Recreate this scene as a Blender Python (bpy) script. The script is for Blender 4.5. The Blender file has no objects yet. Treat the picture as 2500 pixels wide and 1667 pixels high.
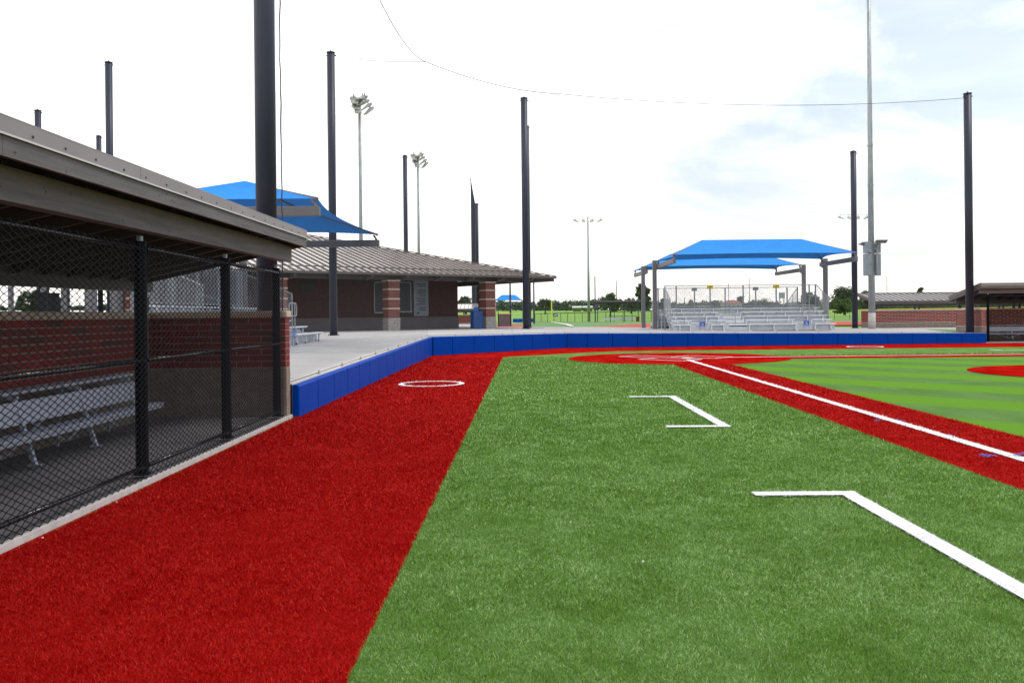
import bpy, math, random
import numpy as np
from mathutils import Vector, Matrix

random.seed(7)
rng = np.random.default_rng(11)
R = math.radians
S = bpy.context.scene
COL = S.collection

# ------------------------------------------------------------------ camera
F = 2030.0            # focal length in pixels of a 2500 px wide frame
CAMZ = 1.64
ROLL = R(0.6)
HOR = 769.0
cam_d = bpy.data.cameras.new("camera")
cam_d.sensor_width = 36.0
cam_d.lens = F / 2500.0 * 36.0
cam_d.shift_y = (HOR - 833.5) / 2500.0
cam_d.clip_start = 0.05
cam_d.clip_end = 6000
cam = bpy.data.objects.new("camera", cam_d)
cam.location = (0, 0, CAMZ)
cam.rotation_euler = (R(90), ROLL, 0)
COL.objects.link(cam)
S.camera = cam

# ------------------------------------------------------------------ world
SUN_EL, SUN_AZ = R(60), R(74)      # azimuth measured from +Y (straight ahead) towards +X (right)
w = bpy.data.worlds.new("World")
S.world = w
w.use_nodes = True
nt = w.node_tree
nt.nodes.clear()
N = nt.nodes.new
out = N("ShaderNodeOutputWorld")
bg = N("ShaderNodeBackground"); bg.inputs['Strength'].default_value = 1.0
sky = N("ShaderNodeTexSky"); sky.sky_type = 'NISHITA'; sky.sun_disc = False
sky.sun_elevation = SUN_EL; sky.sun_rotation = SUN_AZ
bgs = N("ShaderNodeBackground"); bgs.inputs['Strength'].default_value = 0.15
nt.links.new(sky.outputs[0], bgs.inputs['Color'])
tc = N("ShaderNodeTexCoord")
sep = N("ShaderNodeSeparateXYZ"); nt.links.new(tc.outputs['Generated'], sep.inputs[0])
# flatten the direction towards the horizon so cloud bands stretch sideways
mp = N("ShaderNodeMapping"); mp.inputs['Scale'].default_value = (1.0, 1.0, 2.6)
mp.inputs['Location'].default_value = (0.31, 0.0, 0.12)
nt.links.new(tc.outputs['Generated'], mp.inputs[0])
no = N("ShaderNodeTexNoise"); no.inputs['Scale'].default_value = 2.1; no.inputs['Detail'].default_value = 9
no.inputs['Roughness'].default_value = 0.58; no.inputs['Distortion'].default_value = 0.6
nt.links.new(mp.outputs[0], no.inputs['Vector'])
# clouds are thinner towards the right of the view
ma = N("ShaderNodeMath"); ma.operation = 'MULTIPLY_ADD'
nt.links.new(sep.outputs['X'], ma.inputs[0]); ma.inputs[1].default_value = -0.33
nt.links.new(no.outputs['Fac'], ma.inputs[2])
cr = N("ShaderNodeValToRGB")
cr.color_ramp.elements[0].position = 0.24; cr.color_ramp.elements[0].color = (0.36, 0.36, 0.36, 1)
cr.color_ramp.elements[1].position = 0.43; cr.color_ramp.elements[1].color = (1, 1, 1, 1)
nt.links.new(ma.outputs[0], cr.inputs[0])
# cloud colour: warm low, neutral above
cc = N("ShaderNodeValToRGB")
cc.color_ramp.elements[0].position = 0.0; cc.color_ramp.elements[0].color = (1.0, 0.955, 0.90, 1)
cc.color_ramp.elements[1].position = 0.22; cc.color_ramp.elements[1].color = (1.0, 1.0, 1.0, 1)
nt.links.new(sep.outputs['Z'], cc.inputs[0])
# faint grey undersides low down
no2 = N("ShaderNodeTexNoise"); no2.inputs['Scale'].default_value = 3.4; no2.inputs['Detail'].default_value = 6
mp2 = N("ShaderNodeMapping"); mp2.inputs['Scale'].default_value = (1.0, 1.0, 5.5)
nt.links.new(tc.outputs['Generated'], mp2.inputs[0]); nt.links.new(mp2.outputs[0], no2.inputs['Vector'])
cg = N("ShaderNodeMapRange"); cg.inputs['From Min'].default_value = 0.32; cg.inputs['From Max'].default_value = 0.62
cg.inputs['To Min'].default_value = 1.18; cg.inputs['To Max'].default_value = 1.65
nt.links.new(no2.outputs['Fac'], cg.inputs['Value'])
mulc = N("ShaderNodeVectorMath"); mulc.operation = 'SCALE'
nt.links.new(cc.outputs[0], mulc.inputs[0]); nt.links.new(cg.outputs[0], mulc.inputs['Scale'])
nt.links.new(mulc.outputs[0], bg.inputs['Color'])
mx = N("ShaderNodeMixShader")
nt.links.new(cr.outputs[0], mx.inputs['Fac'])
nt.links.new(bgs.outputs[0], mx.inputs[1]); nt.links.new(bg.outputs[0], mx.inputs[2])
nt.links.new(mx.outputs[0], out.inputs['Surface'])

sd = bpy.data.lights.new("sun", 'SUN')
sd.energy = 1.5
sd.angle = R(14)
sd.color = (1.0, 0.96, 0.90)
sun = bpy.data.objects.new("sun", sd)
sdir = Vector((math.sin(SUN_AZ) * math.cos(SUN_EL), math.cos(SUN_AZ) * math.cos(SUN_EL), math.sin(SUN_EL)))
sun.rotation_euler = sdir.to_track_quat('Z', 'Y').to_euler()
sun.location = (20, 10, 40)
COL.objects.link(sun)

vs = S.view_settings
S.display_settings.display_device = 'sRGB'
vs.view_transform = 'Standard'; vs.look = 'None'; vs.exposure = 0.0; vs.gamma = 1.0
vs.use_curve_mapping = False
S.cycles.max_bounces = 6
S.cycles.diffuse_bounces = 3
S.cycles.glossy_bounces = 3
S.cycles.transparent_max_bounces = 8

# ------------------------------------------------------------------ photo -> place
CB, SB = math.cos(ROLL), math.sin(ROLL)
def ray(px, py):
    a = (px - 1250.0) / F
    b = (HOR - py) / F
    return Vector((a * CB + b * SB, 1.0, -a * SB + b * CB))
def P(px, py, Y):
    """the point seen at a pixel, at a distance Y ahead"""
    d = ray(px, py)
    return Vector((d.x * Y, Y, CAMZ + d.z * Y))
def G(px, py, z=0.0):
    """the point seen at a pixel on the level z"""
    d = ray(px, py)
    t = (z - CAMZ) / d.z
    return Vector((d.x * t, t, z))
def clamp(v, a=0.0, b=1.0):
    return max(a, min(b, v))
def HC(x, y):
    """height of the concourse"""
    h1 = 0.52 + 0.25 * clamp((y - 13.4) / 20.6)
    return h1 - 0.0105 * clamp(x + 3.3, 0, 30) * clamp((y - 30) / 8)
def GC(px, py):
    z = 0.6
    for _ in range(8):
        p = G(px, py, z); z = HC(p.x, p.y)
    return G(px, py, z)
def lat(x, y):
    return 1.0 - 0.75 * clamp((x / max(y, 1.0) - 0.03) / 0.4)
def TER(x, y):
    """height of the far ground"""
    r = max(y, math.hypot(x, y) * 0.8)
    if r <= 66: return 0.47
    if r <= 88: return 0.50
    if r <= 186: return 0.50 * (1 - (r - 88) / 98.0)
    z = CAMZ * 1.0 * (r - 186) / 214.0 if r < 400 else CAMZ
    return z + (r - 186) * 0.0088 * lat(x, y) if r < 400 else CAMZ + 1.9 * lat(x, y) + (r - 400) * 0.0062 * lat(x, y)
def GT(px, py):
    z = 0.5
    for _ in range(30):
        p = G(px, py, z) if z < 1.6 else G(px, py, 1.6)
        z = 0.5 * z + 0.5 * TER(p.x, p.y)
    p = G(px, py, z)
    return p

# ------------------------------------------------------------------ materials
def mat(name, col, rough=0.6, metal=0.0, var=0.0, vscale=3.0, bump=0.0, bscale=40.0, spec=0.5,
        coords='Object', stretch=(1, 1, 1), col2=None, rand=None, trans=0.0, detail=6, bdist=0.01, ramp=(0.35, 0.65)):
    m = bpy.data.materials.new(name)
    m.use_nodes = True
    t = m.node_tree
    b = t.nodes['Principled BSDF']
    b.inputs['Roughness'].default_value = rough
    b.inputs['Metallic'].default_value = metal
    b.inputs['Specular IOR Level'].default_value = spec
    c = (*col, 1)
    b.inputs['Base Color'].default_value = c
    tcn = t.nodes.new("ShaderNodeTexCoord"); mpn = t.nodes.new("ShaderNodeMapping")
    mpn.inputs['Scale'].default_value = stretch
    t.links.new(tcn.outputs[coords], mpn.inputs[0])
    src = None
    if var > 0 or col2:
        n = t.nodes.new("ShaderNodeTexNoise"); n.inputs['Scale'].default_value = vscale
        n.inputs['Detail'].default_value = detail; n.inputs['Roughness'].default_value = 0.6
        t.links.new(mpn.outputs[0], n.inputs['Vector'])
        rp = t.nodes.new("ShaderNodeValToRGB")
        c2 = col2 if col2 else tuple(min(1, v * (1 + var)) for v in col)
        c1 = col if col2 else tuple(v * (1 - var) for v in col)
        rp.color_ramp.elements[0].position = ramp[0]; rp.color_ramp.elements[0].color = (*c1, 1)
        rp.color_ramp.elements[1].position = ramp[1]; rp.color_ramp.elements[1].color = (*c2, 1)
        t.links.new(n.outputs['Fac'], rp.inputs[0])
        src = rp.outputs[0]
    if rand:
        oi = t.nodes.new("ShaderNodeObjectInfo")
        rr = t.nodes.new("ShaderNodeValToRGB")
        el = rr.color_ramp.elements
        while len(el) < len(rand): el.new(0.5)
        for i, cc_ in enumerate(rand):
            el[i].position = i / (len(rand) - 1); el[i].color = (*cc_, 1)
        t.links.new(oi.outputs['Random'], rr.inputs[0])
        if src:
            mm = t.nodes.new("ShaderNodeMix"); mm.data_type = 'RGBA'; mm.blend_type = 'MULTIPLY'; mm.inputs[0].default_value = 1
            t.links.new(src, mm.inputs[6]); t.links.new(rr.outputs[0], mm.inputs[7]); src = mm.outputs[2]
        else:
            src = rr.outputs[0]
    if src: t.links.new(src, b.inputs['Base Color'])
    if bump > 0:
        n = t.nodes.new("ShaderNodeTexNoise"); n.inputs['Scale'].default_value = bscale; n.inputs['Detail'].default_value = 4
        t.links.new(mpn.outputs[0], n.inputs['Vector'])
        bp = t.nodes.new("ShaderNodeBump"); bp.inputs['Strength'].default_value = bump; bp.inputs['Distance'].default_value = bdist
        t.links.new(n.outputs['Fac'], bp.inputs['Height']); t.links.new(bp.outputs[0], b.inputs['Normal'])
    if trans > 0:
        tr = t.nodes.new("ShaderNodeBsdfTranslucent")
        if src: t.links.new(src, tr.inputs['Color'])
        else: tr.inputs['Color'].default_value = c
        ms = t.nodes.new("ShaderNodeMixShader"); ms.inputs[0].default_value = trans
        t.links.new(b.outputs[0], ms.inputs[1]); t.links.new(tr.outputs[0], ms.inputs[2])
        t.links.new(ms.outputs[0], t.nodes['Material Output'].inputs['Surface'])
    return m

def brick_mat(name, c1, c2, mortar, bw, bh, ms=0.012, bump=0.4):
    m = bpy.data.materials.new(name); m.use_nodes = True
    t = m.node_tree; b = t.nodes['Principled BSDF']; b.inputs['Roughness'].default_value = 0.85
    uv = t.nodes.new("ShaderNodeUVMap"); uv.uv_map = "UVMap"
    br = t.nodes.new("ShaderNodeTexBrick")
    br.inputs['Scale'].default_value = 1.0
    br.inputs['Brick Width'].default_value = bw; br.inputs['Row Height'].default_value = bh
    br.inputs['Mortar Size'].default_value = ms * 0.5; br.inputs['Mortar Smooth'].default_value = 0.1
    br.inputs['Color1'].default_value = (*c1, 1); br.inputs['Color2'].default_value = (*c2, 1)
    br.inputs['Mortar'].default_value = (*mortar, 1); br.inputs['Bias'].default_value = -0.2
    t.links.new(uv.outputs[0], br.inputs['Vector'])
    n = t.nodes.new("ShaderNodeTexNoise"); n.inputs['Scale'].default_value = 3; n.inputs['Detail'].default_value = 8
    t.links.new(uv.outputs[0], n.inputs['Vector'])
    mm = t.nodes.new("ShaderNodeMix"); mm.data_type = 'RGBA'; mm.blend_type = 'MULTIPLY'; mm.inputs[0].default_value = 0.5
    t.links.new(br.outputs['Color'], mm.inputs[6]); t.links.new(n.outputs['Color'], mm.inputs[7])
    hs = t.nodes.new("ShaderNodeHueSaturation"); hs.inputs['Value'].default_value = 1.35
    t.links.new(br.outputs['Color'], hs.inputs['Color'])
    mr = t.nodes.new("ShaderNodeMapRange"); mr.inputs['To Min'].default_value = 0.75; mr.inputs['To Max'].default_value = 1.25
    t.links.new(n.outputs['Fac'], mr.inputs['Value']); t.links.new(mr.outputs[0], hs.inputs['Value'])
    t.links.new(hs.outputs[0], b.inputs['Base Color'])
    iv = t.nodes.new("ShaderNodeMath"); iv.operation = 'SUBTRACT'; iv.inputs[0].default_value = 1.0
    t.links.new(br.outputs['Fac'], iv.inputs[1])
    bp = t.nodes.new("ShaderNodeBump"); bp.inputs['Strength'].default_value = bump; bp.inputs['Distance'].default_value = 0.008
    t.links.new(iv.outputs[0], bp.inputs['Height']); t.links.new(bp.outputs[0], b.inputs['Normal'])
    return m

def turf_mat(name, base, pale, fine=260.0, patch=1.0, stripes=None, dark=0.55):
    """synthetic turf: fine fibre grain, larger patches of painted pile sheen; stripes = (colour, width, direction)"""
    m = bpy.data.materials.new(name); m.use_nodes = True
    t = m.node_tree; b = t.nodes['Principled BSDF']; b.inputs['Roughness'].default_value = 0.7
    b.inputs['Specular IOR Level'].default_value = 0.0
    tcn = t.nodes.new("ShaderNodeTexCoord")
    def noise(scale, det, rg=0.6, st=(1, 1, 1)):
        mp_ = t.nodes.new("ShaderNodeMapping"); mp_.inputs['Scale'].default_value = st
        t.links.new(tcn.outputs['Object'], mp_.inputs[0])
        n = t.nodes.new("ShaderNodeTexNoise"); n.inputs['Scale'].default_value = scale
        n.inputs['Detail'].default_value = det; n.inputs['Roughness'].default_value = rg
        t.links.new(mp_.outputs[0], n.inputs['Vector'])
        return n
    n1 = noise(fine, 3, 0.8)
    n2 = noise(patch, 8, 0.62, (1.6, 0.8, 1))  # sheen of leaning pile, put into the colour as pale and deep patches
    n3 = noise(24, 5, 0.7)
    rp = t.nodes.new("ShaderNodeValToRGB")
    rp.color_ramp.elements[0].position = 0.38; rp.color_ramp.elements[0].color = (*base, 1)
    rp.color_ramp.elements[1].position = 0.64; rp.color_ramp.elements[1].color = (*pale, 1)
    ad = t.nodes.new("ShaderNodeMath"); ad.operation = 'MULTIPLY_ADD'
    t.links.new(n3.outputs['Fac'], ad.inputs[0]); ad.inputs[1].default_value = 0.45
    t.links.new(n2.outputs['Fac'], ad.inputs[2])
    sb = t.nodes.new("ShaderNodeMath"); sb.operation = 'SUBTRACT'; sb.inputs[1].default_value = 0.225
    t.links.new(ad.outputs[0], sb.inputs[0])
    t.links.new(sb.outputs[0], rp.inputs[0])
    src = rp.outputs[0]
    if stripes:
        c2, width, phase = stripes
        se = t.nodes.new("ShaderNodeVectorMath"); se.operation = 'DOT_PRODUCT'; se.inputs[1].default_value = (.72, .69, .0); t.links.new(tcn.outputs['Object'], se.inputs[0])
        m1 = t.nodes.new("ShaderNodeMath"); m1.operation = 'MULTIPLY_ADD'; m1.inputs[1].default_value = math.pi / width; m1.inputs[2].default_value = phase
        t.links.new(se.outputs['Value'], m1.inputs[0])
        m2a = t.nodes.new("ShaderNodeMath"); m2a.operation = 'MULTIPLY_ADD'; m2a.inputs[1].default_value = 1.1; t.links.new(n3.outputs['Fac'], m2a.inputs[0]); t.links.new(m1.outputs[0], m2a.inputs[2])
        m2 = t.nodes.new("ShaderNodeMath"); m2.operation = 'SINE'; t.links.new(m2a.outputs[0], m2.inputs[0])
        m3 = t.nodes.new("ShaderNodeMapRange"); m3.inputs['From Min'].default_value = -0.45; m3.inputs['From Max'].default_value = 0.45
        t.links.new(m2.outputs[0], m3.inputs['Value'])
        mm = t.nodes.new("ShaderNodeMix"); mm.data_type = 'RGBA'
        t.links.new(m3.outputs[0], mm.inputs[0]); t.links.new(src, mm.inputs[6]); mm.inputs[7].default_value = (*c2, 1)
        src = mm.outputs[2]
    mr = t.nodes.new("ShaderNodeMapRange"); mr.inputs['From Min'].default_value = 0.3; mr.inputs['From Max'].default_value = 0.7
    mr.inputs['To Min'].default_value = dark; mr.inputs['To Max'].default_value = 2 - dark
    t.links.new(n1.outputs['Fac'], mr.inputs['Value'])
    sc = t.nodes.new("ShaderNodeVectorMath"); sc.operation = 'SCALE'
    t.links.new(src, sc.inputs[0]); t.links.new(mr.outputs[0], sc.inputs['Scale'])
    t.links.new(sc.outputs[0], b.inputs['Base Color'])
    bp = t.nodes.new("ShaderNodeBump"); bp.inputs['Strength'].default_value = 0.5; bp.inputs['Distance'].default_value = 0.02
    t.links.new(n1.outputs['Fac'], bp.inputs['Height']); t.links.new(bp.outputs[0], b.inputs['Normal'])
    return m

def fibre_mat(name, col, pale):
    m = bpy.data.materials.new(name); m.use_nodes = True
    t = m.node_tree; b = t.nodes['Principled BSDF']; b.inputs['Roughness'].default_value = 0.5
    b.inputs['Specular IOR Level'].default_value = 0.06
    at = t.nodes.new("ShaderNodeAttribute"); at.attribute_name = "shade"
    rp = t.nodes.new("ShaderNodeValToRGB")
    rp.color_ramp.elements[0].position = 0.0; rp.color_ramp.elements[0].color = (*[c * 0.5 for c in col], 1)
    rp.color_ramp.elements[1].position = 1.0; rp.color_ramp.elements[1].color = (*pale, 1)
    e = rp.color_ramp.elements.new(0.5); e.color = (*col, 1)
    t.links.new(at.outputs['Fac'], rp.inputs[0]); t.links.new(rp.outputs[0], b.inputs['Base Color'])
    return m

M = {}
GREEN, GPALE = (0.088, 0.188, 0.032), (0.138, 0.25, 0.078)
RED, RPALE = (0.28, 0.0016, 0.0010), (0.40, 0.012, 0.009)
M['turf_green'] = turf_mat('green turf', GREEN, GPALE)
M['turf_infield'] = turf_mat('striped infield turf', (0.085, 0.18, 0.045), (0.115, 0.21, 0.065), stripes=((0.112, 0.25, 0.030), 1.54, 0.06), dark=0.7)
M['turf_red'] = turf_mat('red turf', RED, RPALE, dark=0.6)
M['turf_white'] = turf_mat('white turf', (0.74, 0.74, 0.76), (0.86, 0.86, 0.86), dark=0.9)
M['turf_blue'] = mat('blue turf paint', (0.05, 0.09, 0.42), 0.8)
M['fib_green'] = fibre_mat('green turf fibre', (0.150, 0.300, 0.046), (0.50, 0.67, 0.34))
M['fib_red'] = fibre_mat('red turf fibre', (0.42, 0.0012, 0.0008), (0.72, 0.055, 0.045))
M['fib_white'] = fibre_mat('white turf fibre', (0.93, 0.93, 0.94), (0.96, 0.96, 0.96))
M['conc'] = mat('broomed concrete', (0.40, 0.39, 0.385), 0.9, var=0.13, vscale=0.45, bump=0.25, bscale=60)
def add_joints(m, w_=3.0):
    t = m.node_tree; b = t.nodes['Principled BSDF']; lk = b.inputs['Base Color'].links[0]; s_ = lk.from_socket
    tc_ = t.nodes.new("ShaderNodeTexCoord"); br = t.nodes.new("ShaderNodeTexBrick"); br.offset = 0.0
    br.inputs['Scale'].default_value = 1; br.inputs['Brick Width'].default_value = w_; br.inputs['Row Height'].default_value = w_
    br.inputs['Mortar Size'].default_value = .012; br.inputs['Color1'].default_value = (1, 1, 1, 1); br.inputs['Color2'].default_value = (.93, .93, .93, 1); br.inputs['Mortar'].default_value = (.55, .54, .53, 1)
    t.links.new(tc_.outputs['Object'], br.inputs['Vector'])
    mm = t.nodes.new("ShaderNodeMix"); mm.data_type = 'RGBA'; mm.blend_type = 'MULTIPLY'; mm.inputs[0].default_value = 1
    t.links.new(s_, mm.inputs[6]); t.links.new(br.outputs['Color'], mm.inputs[7]); t.links.new(mm.outputs[2], b.inputs['Base Color'])
add_joints(M['conc'])
M['rail'] = mat('glossy black rail', (0.010, 0.011, 0.014), 0.22, spec=0.7)
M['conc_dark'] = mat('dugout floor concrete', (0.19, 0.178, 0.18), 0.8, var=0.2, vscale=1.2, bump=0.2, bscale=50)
M['curb'] = mat('pale concrete curb', (0.52, 0.49, 0.47), 0.9, var=0.12, vscale=6, bump=0.4, bscale=90)
M['grass'] = mat('meadow grass', (0.10, 0.22, 0.018), 0.9, col2=(0.17, 0.33, 0.03), vscale=0.03, detail=10, bump=0.5, bscale=2, bdist=0.1)
M['grass2'] = mat('mown field grass', (0.06, 0.15, 0.022), 0.9, col2=(0.10, 0.21, 0.04), vscale=0.2, detail=8)
M['weeds'] = mat('rough weeds', (0.045, 0.085, 0.02), 0.95, col2=(0.09, 0.14, 0.035), vscale=0.5, detail=8)
M['far_red'] = mat('far red turf', (0.42, 0.03, 0.018), 0.9, var=0.1, vscale=1)
M['far_green'] = mat('far green turf', (0.09, 0.20, 0.045), 0.9, var=0.2, vscale=0.4)
M['white'] = mat('white paint', (0.8, 0.8, 0.8), 0.6)
M['pad'] = mat('blue vinyl padding', (0.0, 0.052, 0.36), 0.5, var=0.06, vscale=1.2, bump=0.18, bscale=5, bdist=0.03, spec=0.05)
M['black_steel'] = mat('black painted steel', (0.026, 0.030, 0.052), 0.42, var=0.25, vscale=0.7, stretch=(1, 1, 0.25), spec=0.3)
M['black_fence'] = mat('black vinyl coated steel', (0.006, 0.007, 0.010), 0.55, spec=0.07)
M['galv'] = mat('galvanised steel', (0.33, 0.35, 0.37), 0.45, metal=0.35, var=0.18, vscale=5, stretch=(1, 1, 0.3))
M['galv_box'] = mat('grey enclosure paint', (0.24, 0.27, 0.32), 0.5, metal=0.1, var=0.06, vscale=3)
M['alum'] = mat('mill aluminium', (0.72, 0.74, 0.79), 0.42, metal=0.35, var=0.12, vscale=8, stretch=(0.2, 4, 4), bump=0.1, bscale=12)
M['alum_dull'] = mat('dull aluminium riser', (0.52, 0.54, 0.60), 0.55, metal=0.3, var=0.1, vscale=3)
M['wire'] = mat('galvanised wire', (0.40, 0.41, 0.43), 0.45, metal=0.4)
M['canopy_steel'] = mat('grey canopy steel', (0.135, 0.13, 0.145), 0.5, var=0.1, vscale=2)
M['fabric'] = mat('blue shade cloth', (0.042, 0.25, 0.70), 0.85, var=0.05, vscale=1.5, trans=0.05, spec=0.03, bump=0.15, bscale=3, bdist=0.05)
M['wood'] = mat('grey stained timber', (0.088, 0.079, 0.084), 0.75, col2=(0.165, 0.148, 0.154), vscale=2.2, stretch=(0.5, 9, 9), coords='Object', detail=9, bump=0.3, bscale=5, ramp=(0.3, 0.7))
M['knot'] = mat('timber knot', (0.05, 0.042, 0.04), 0.8)
M['flash'] = mat('bronze roof flashing', (0.25, 0.215, 0.218), 0.45, metal=0.25, var=0.08, vscale=0.8)
M['flash_edge'] = mat('bare drip edge', (0.55, 0.53, 0.52), 0.4, metal=0.4)
M['roof_pan'] = mat('bronze standing seam roof', (0.72, 0.66, 0.63), 0.22, metal=0.8, var=0.08, vscale=0.5)
M['seam'] = mat('roof seam', (0.115, 0.095, 0.085), 0.5, metal=0.2)
M['brown'] = mat('dark bronze trim', (0.075, 0.066, 0.064), 0.55, var=0.1, vscale=2)
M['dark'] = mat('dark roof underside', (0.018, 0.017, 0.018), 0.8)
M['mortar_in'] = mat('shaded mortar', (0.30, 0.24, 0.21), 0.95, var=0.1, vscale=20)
M['bench'] = mat('brushed bench aluminium', (0.50, 0.52, 0.60), 0.5, metal=0.3, var=0.1, vscale=6, stretch=(0.2, 4, 4))
M['mortar'] = mat('mortar', (0.60, 0.53, 0.47), 0.95, var=0.1, vscale=20)
M['brick'] = mat('utility brick', (1, 1, 1), 0.8, var=0.16, vscale=9, bump=0.3, bscale=60,
                 rand=((0.27, 0.020, 0.016), (0.22, 0.018, 0.015), (0.30, 0.030, 0.022), (0.16, 0.030, 0.022), (0.25, 0.022, 0.018), (0.085, 0.035, 0.028)))
M['brick_wall'] = brick_mat('brown brick wall', (0.10, 0.034, 0.028), (0.06, 0.024, 0.022), (0.15, 0.13, 0.12), 0.21, 0.075, 0.012)
M['brick_col'] = brick_mat('column brick', (0.20, 0.040, 0.028), (0.11, 0.028, 0.022), (0.26, 0.21, 0.18), 0.21, 0.075, 0.014)
M['stone'] = mat('split face stone', (0.36, 0.33, 0.32), 0.95, var=0.22, vscale=9, bump=0.8, bscale=22, bdist=0.02)
M['stone_dark'] = mat('smooth grey block', (0.19, 0.175, 0.175), 0.9, var=0.08, vscale=0.8, bump=0.2, bscale=20)
M['block'] = mat('tan split face block', (0.25, 0.205, 0.17), 0.95, var=0.18, vscale=8, bump=0.5, bscale=30)
M['cap'] = mat('cast stone cap', (0.55, 0.44, 0.36), 0.9, var=0.07, vscale=8, bump=0.15, bscale=40)
M['shutter'] = mat('blue grey shutter', (0.055, 0.066, 0.082), 0.5, var=0.05)
M['frame'] = mat('pale window frame', (0.42, 0.44, 0.5), 0.4, metal=0.3)
M['board'] = mat('menu board face', (0.30, 0.35, 0.42), 0.5, var=0.06)
M['board_dark'] = mat('menu strip', (0.03, 0.038, 0.05), 0.6)
M['bin_blue'] = mat('blue bin paint', (0.006, 0.055, 0.21), 0.4, var=0.08, vscale=2)
M['sign_blue'] = mat('blue sign', (0.01, 0.09, 0.45), 0.5)
M['navy'] = mat('navy sign', (0.012, 0.02, 0.12), 0.5)
M['yellow'] = mat('yellow sign', (0.60, 0.45, 0.0), 0.5)
M['fl_yellow'] = mat('yellow foul pole paint', (0.62, 0.68, 0.05), 0.5)
M['cap_yellow'] = mat('yellow fence cap', (0.62, 0.50, 0.08), 0.6)
M['screen'] = mat('grey windscreen', (0.13, 0.125, 0.14), 0.9, var=0.1)
M['net'] = mat('black net twine', (0.05, 0.05, 0.06), 0.8)
M['lamp'] = mat('floodlight housing', (0.30, 0.31, 0.29), 0.5, metal=0.2)
M['lens'] = mat('floodlight visor', (0.42, 0.42, 0.38), 0.4)
M['bark'] = mat('bark', (0.06, 0.048, 0.038), 0.95, var=0.3, vscale=6)
M['leaf'] = mat('tree foliage', (0.036, 0.060, 0.030), 0.8, col2=(0.075, 0.11, 0.048), vscale=0.5, detail=6, trans=0.15)
M['leaf2'] = mat('bright bush foliage', (0.045, 0.095, 0.018), 0.8, col2=(0.10, 0.17, 0.035), vscale=0.6, detail=6, trans=0.15)
M['leaf3'] = mat('far woods foliage', (0.048, 0.080, 0.056), 0.9, col2=(0.080, 0.12, 0.072), vscale=0.06, detail=8)  # bluish tint puts distance haze into the leaf colour
M['roof_red'] = mat('red house roof', (0.28, 0.09, 0.06), 0.9, var=0.1)
M['house'] = mat('pale house wall', (0.45, 0.42, 0.38), 0.9)
M['tank'] = mat('white tank paint', (0.75, 0.75, 0.76), 0.4)
M['rust'] = mat('brown bin paint', (0.10, 0.045, 0.03), 0.7, var=0.2)
M['utility'] = mat('weathered utility pole', (0.14, 0.13, 0.12), 0.9)

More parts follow.
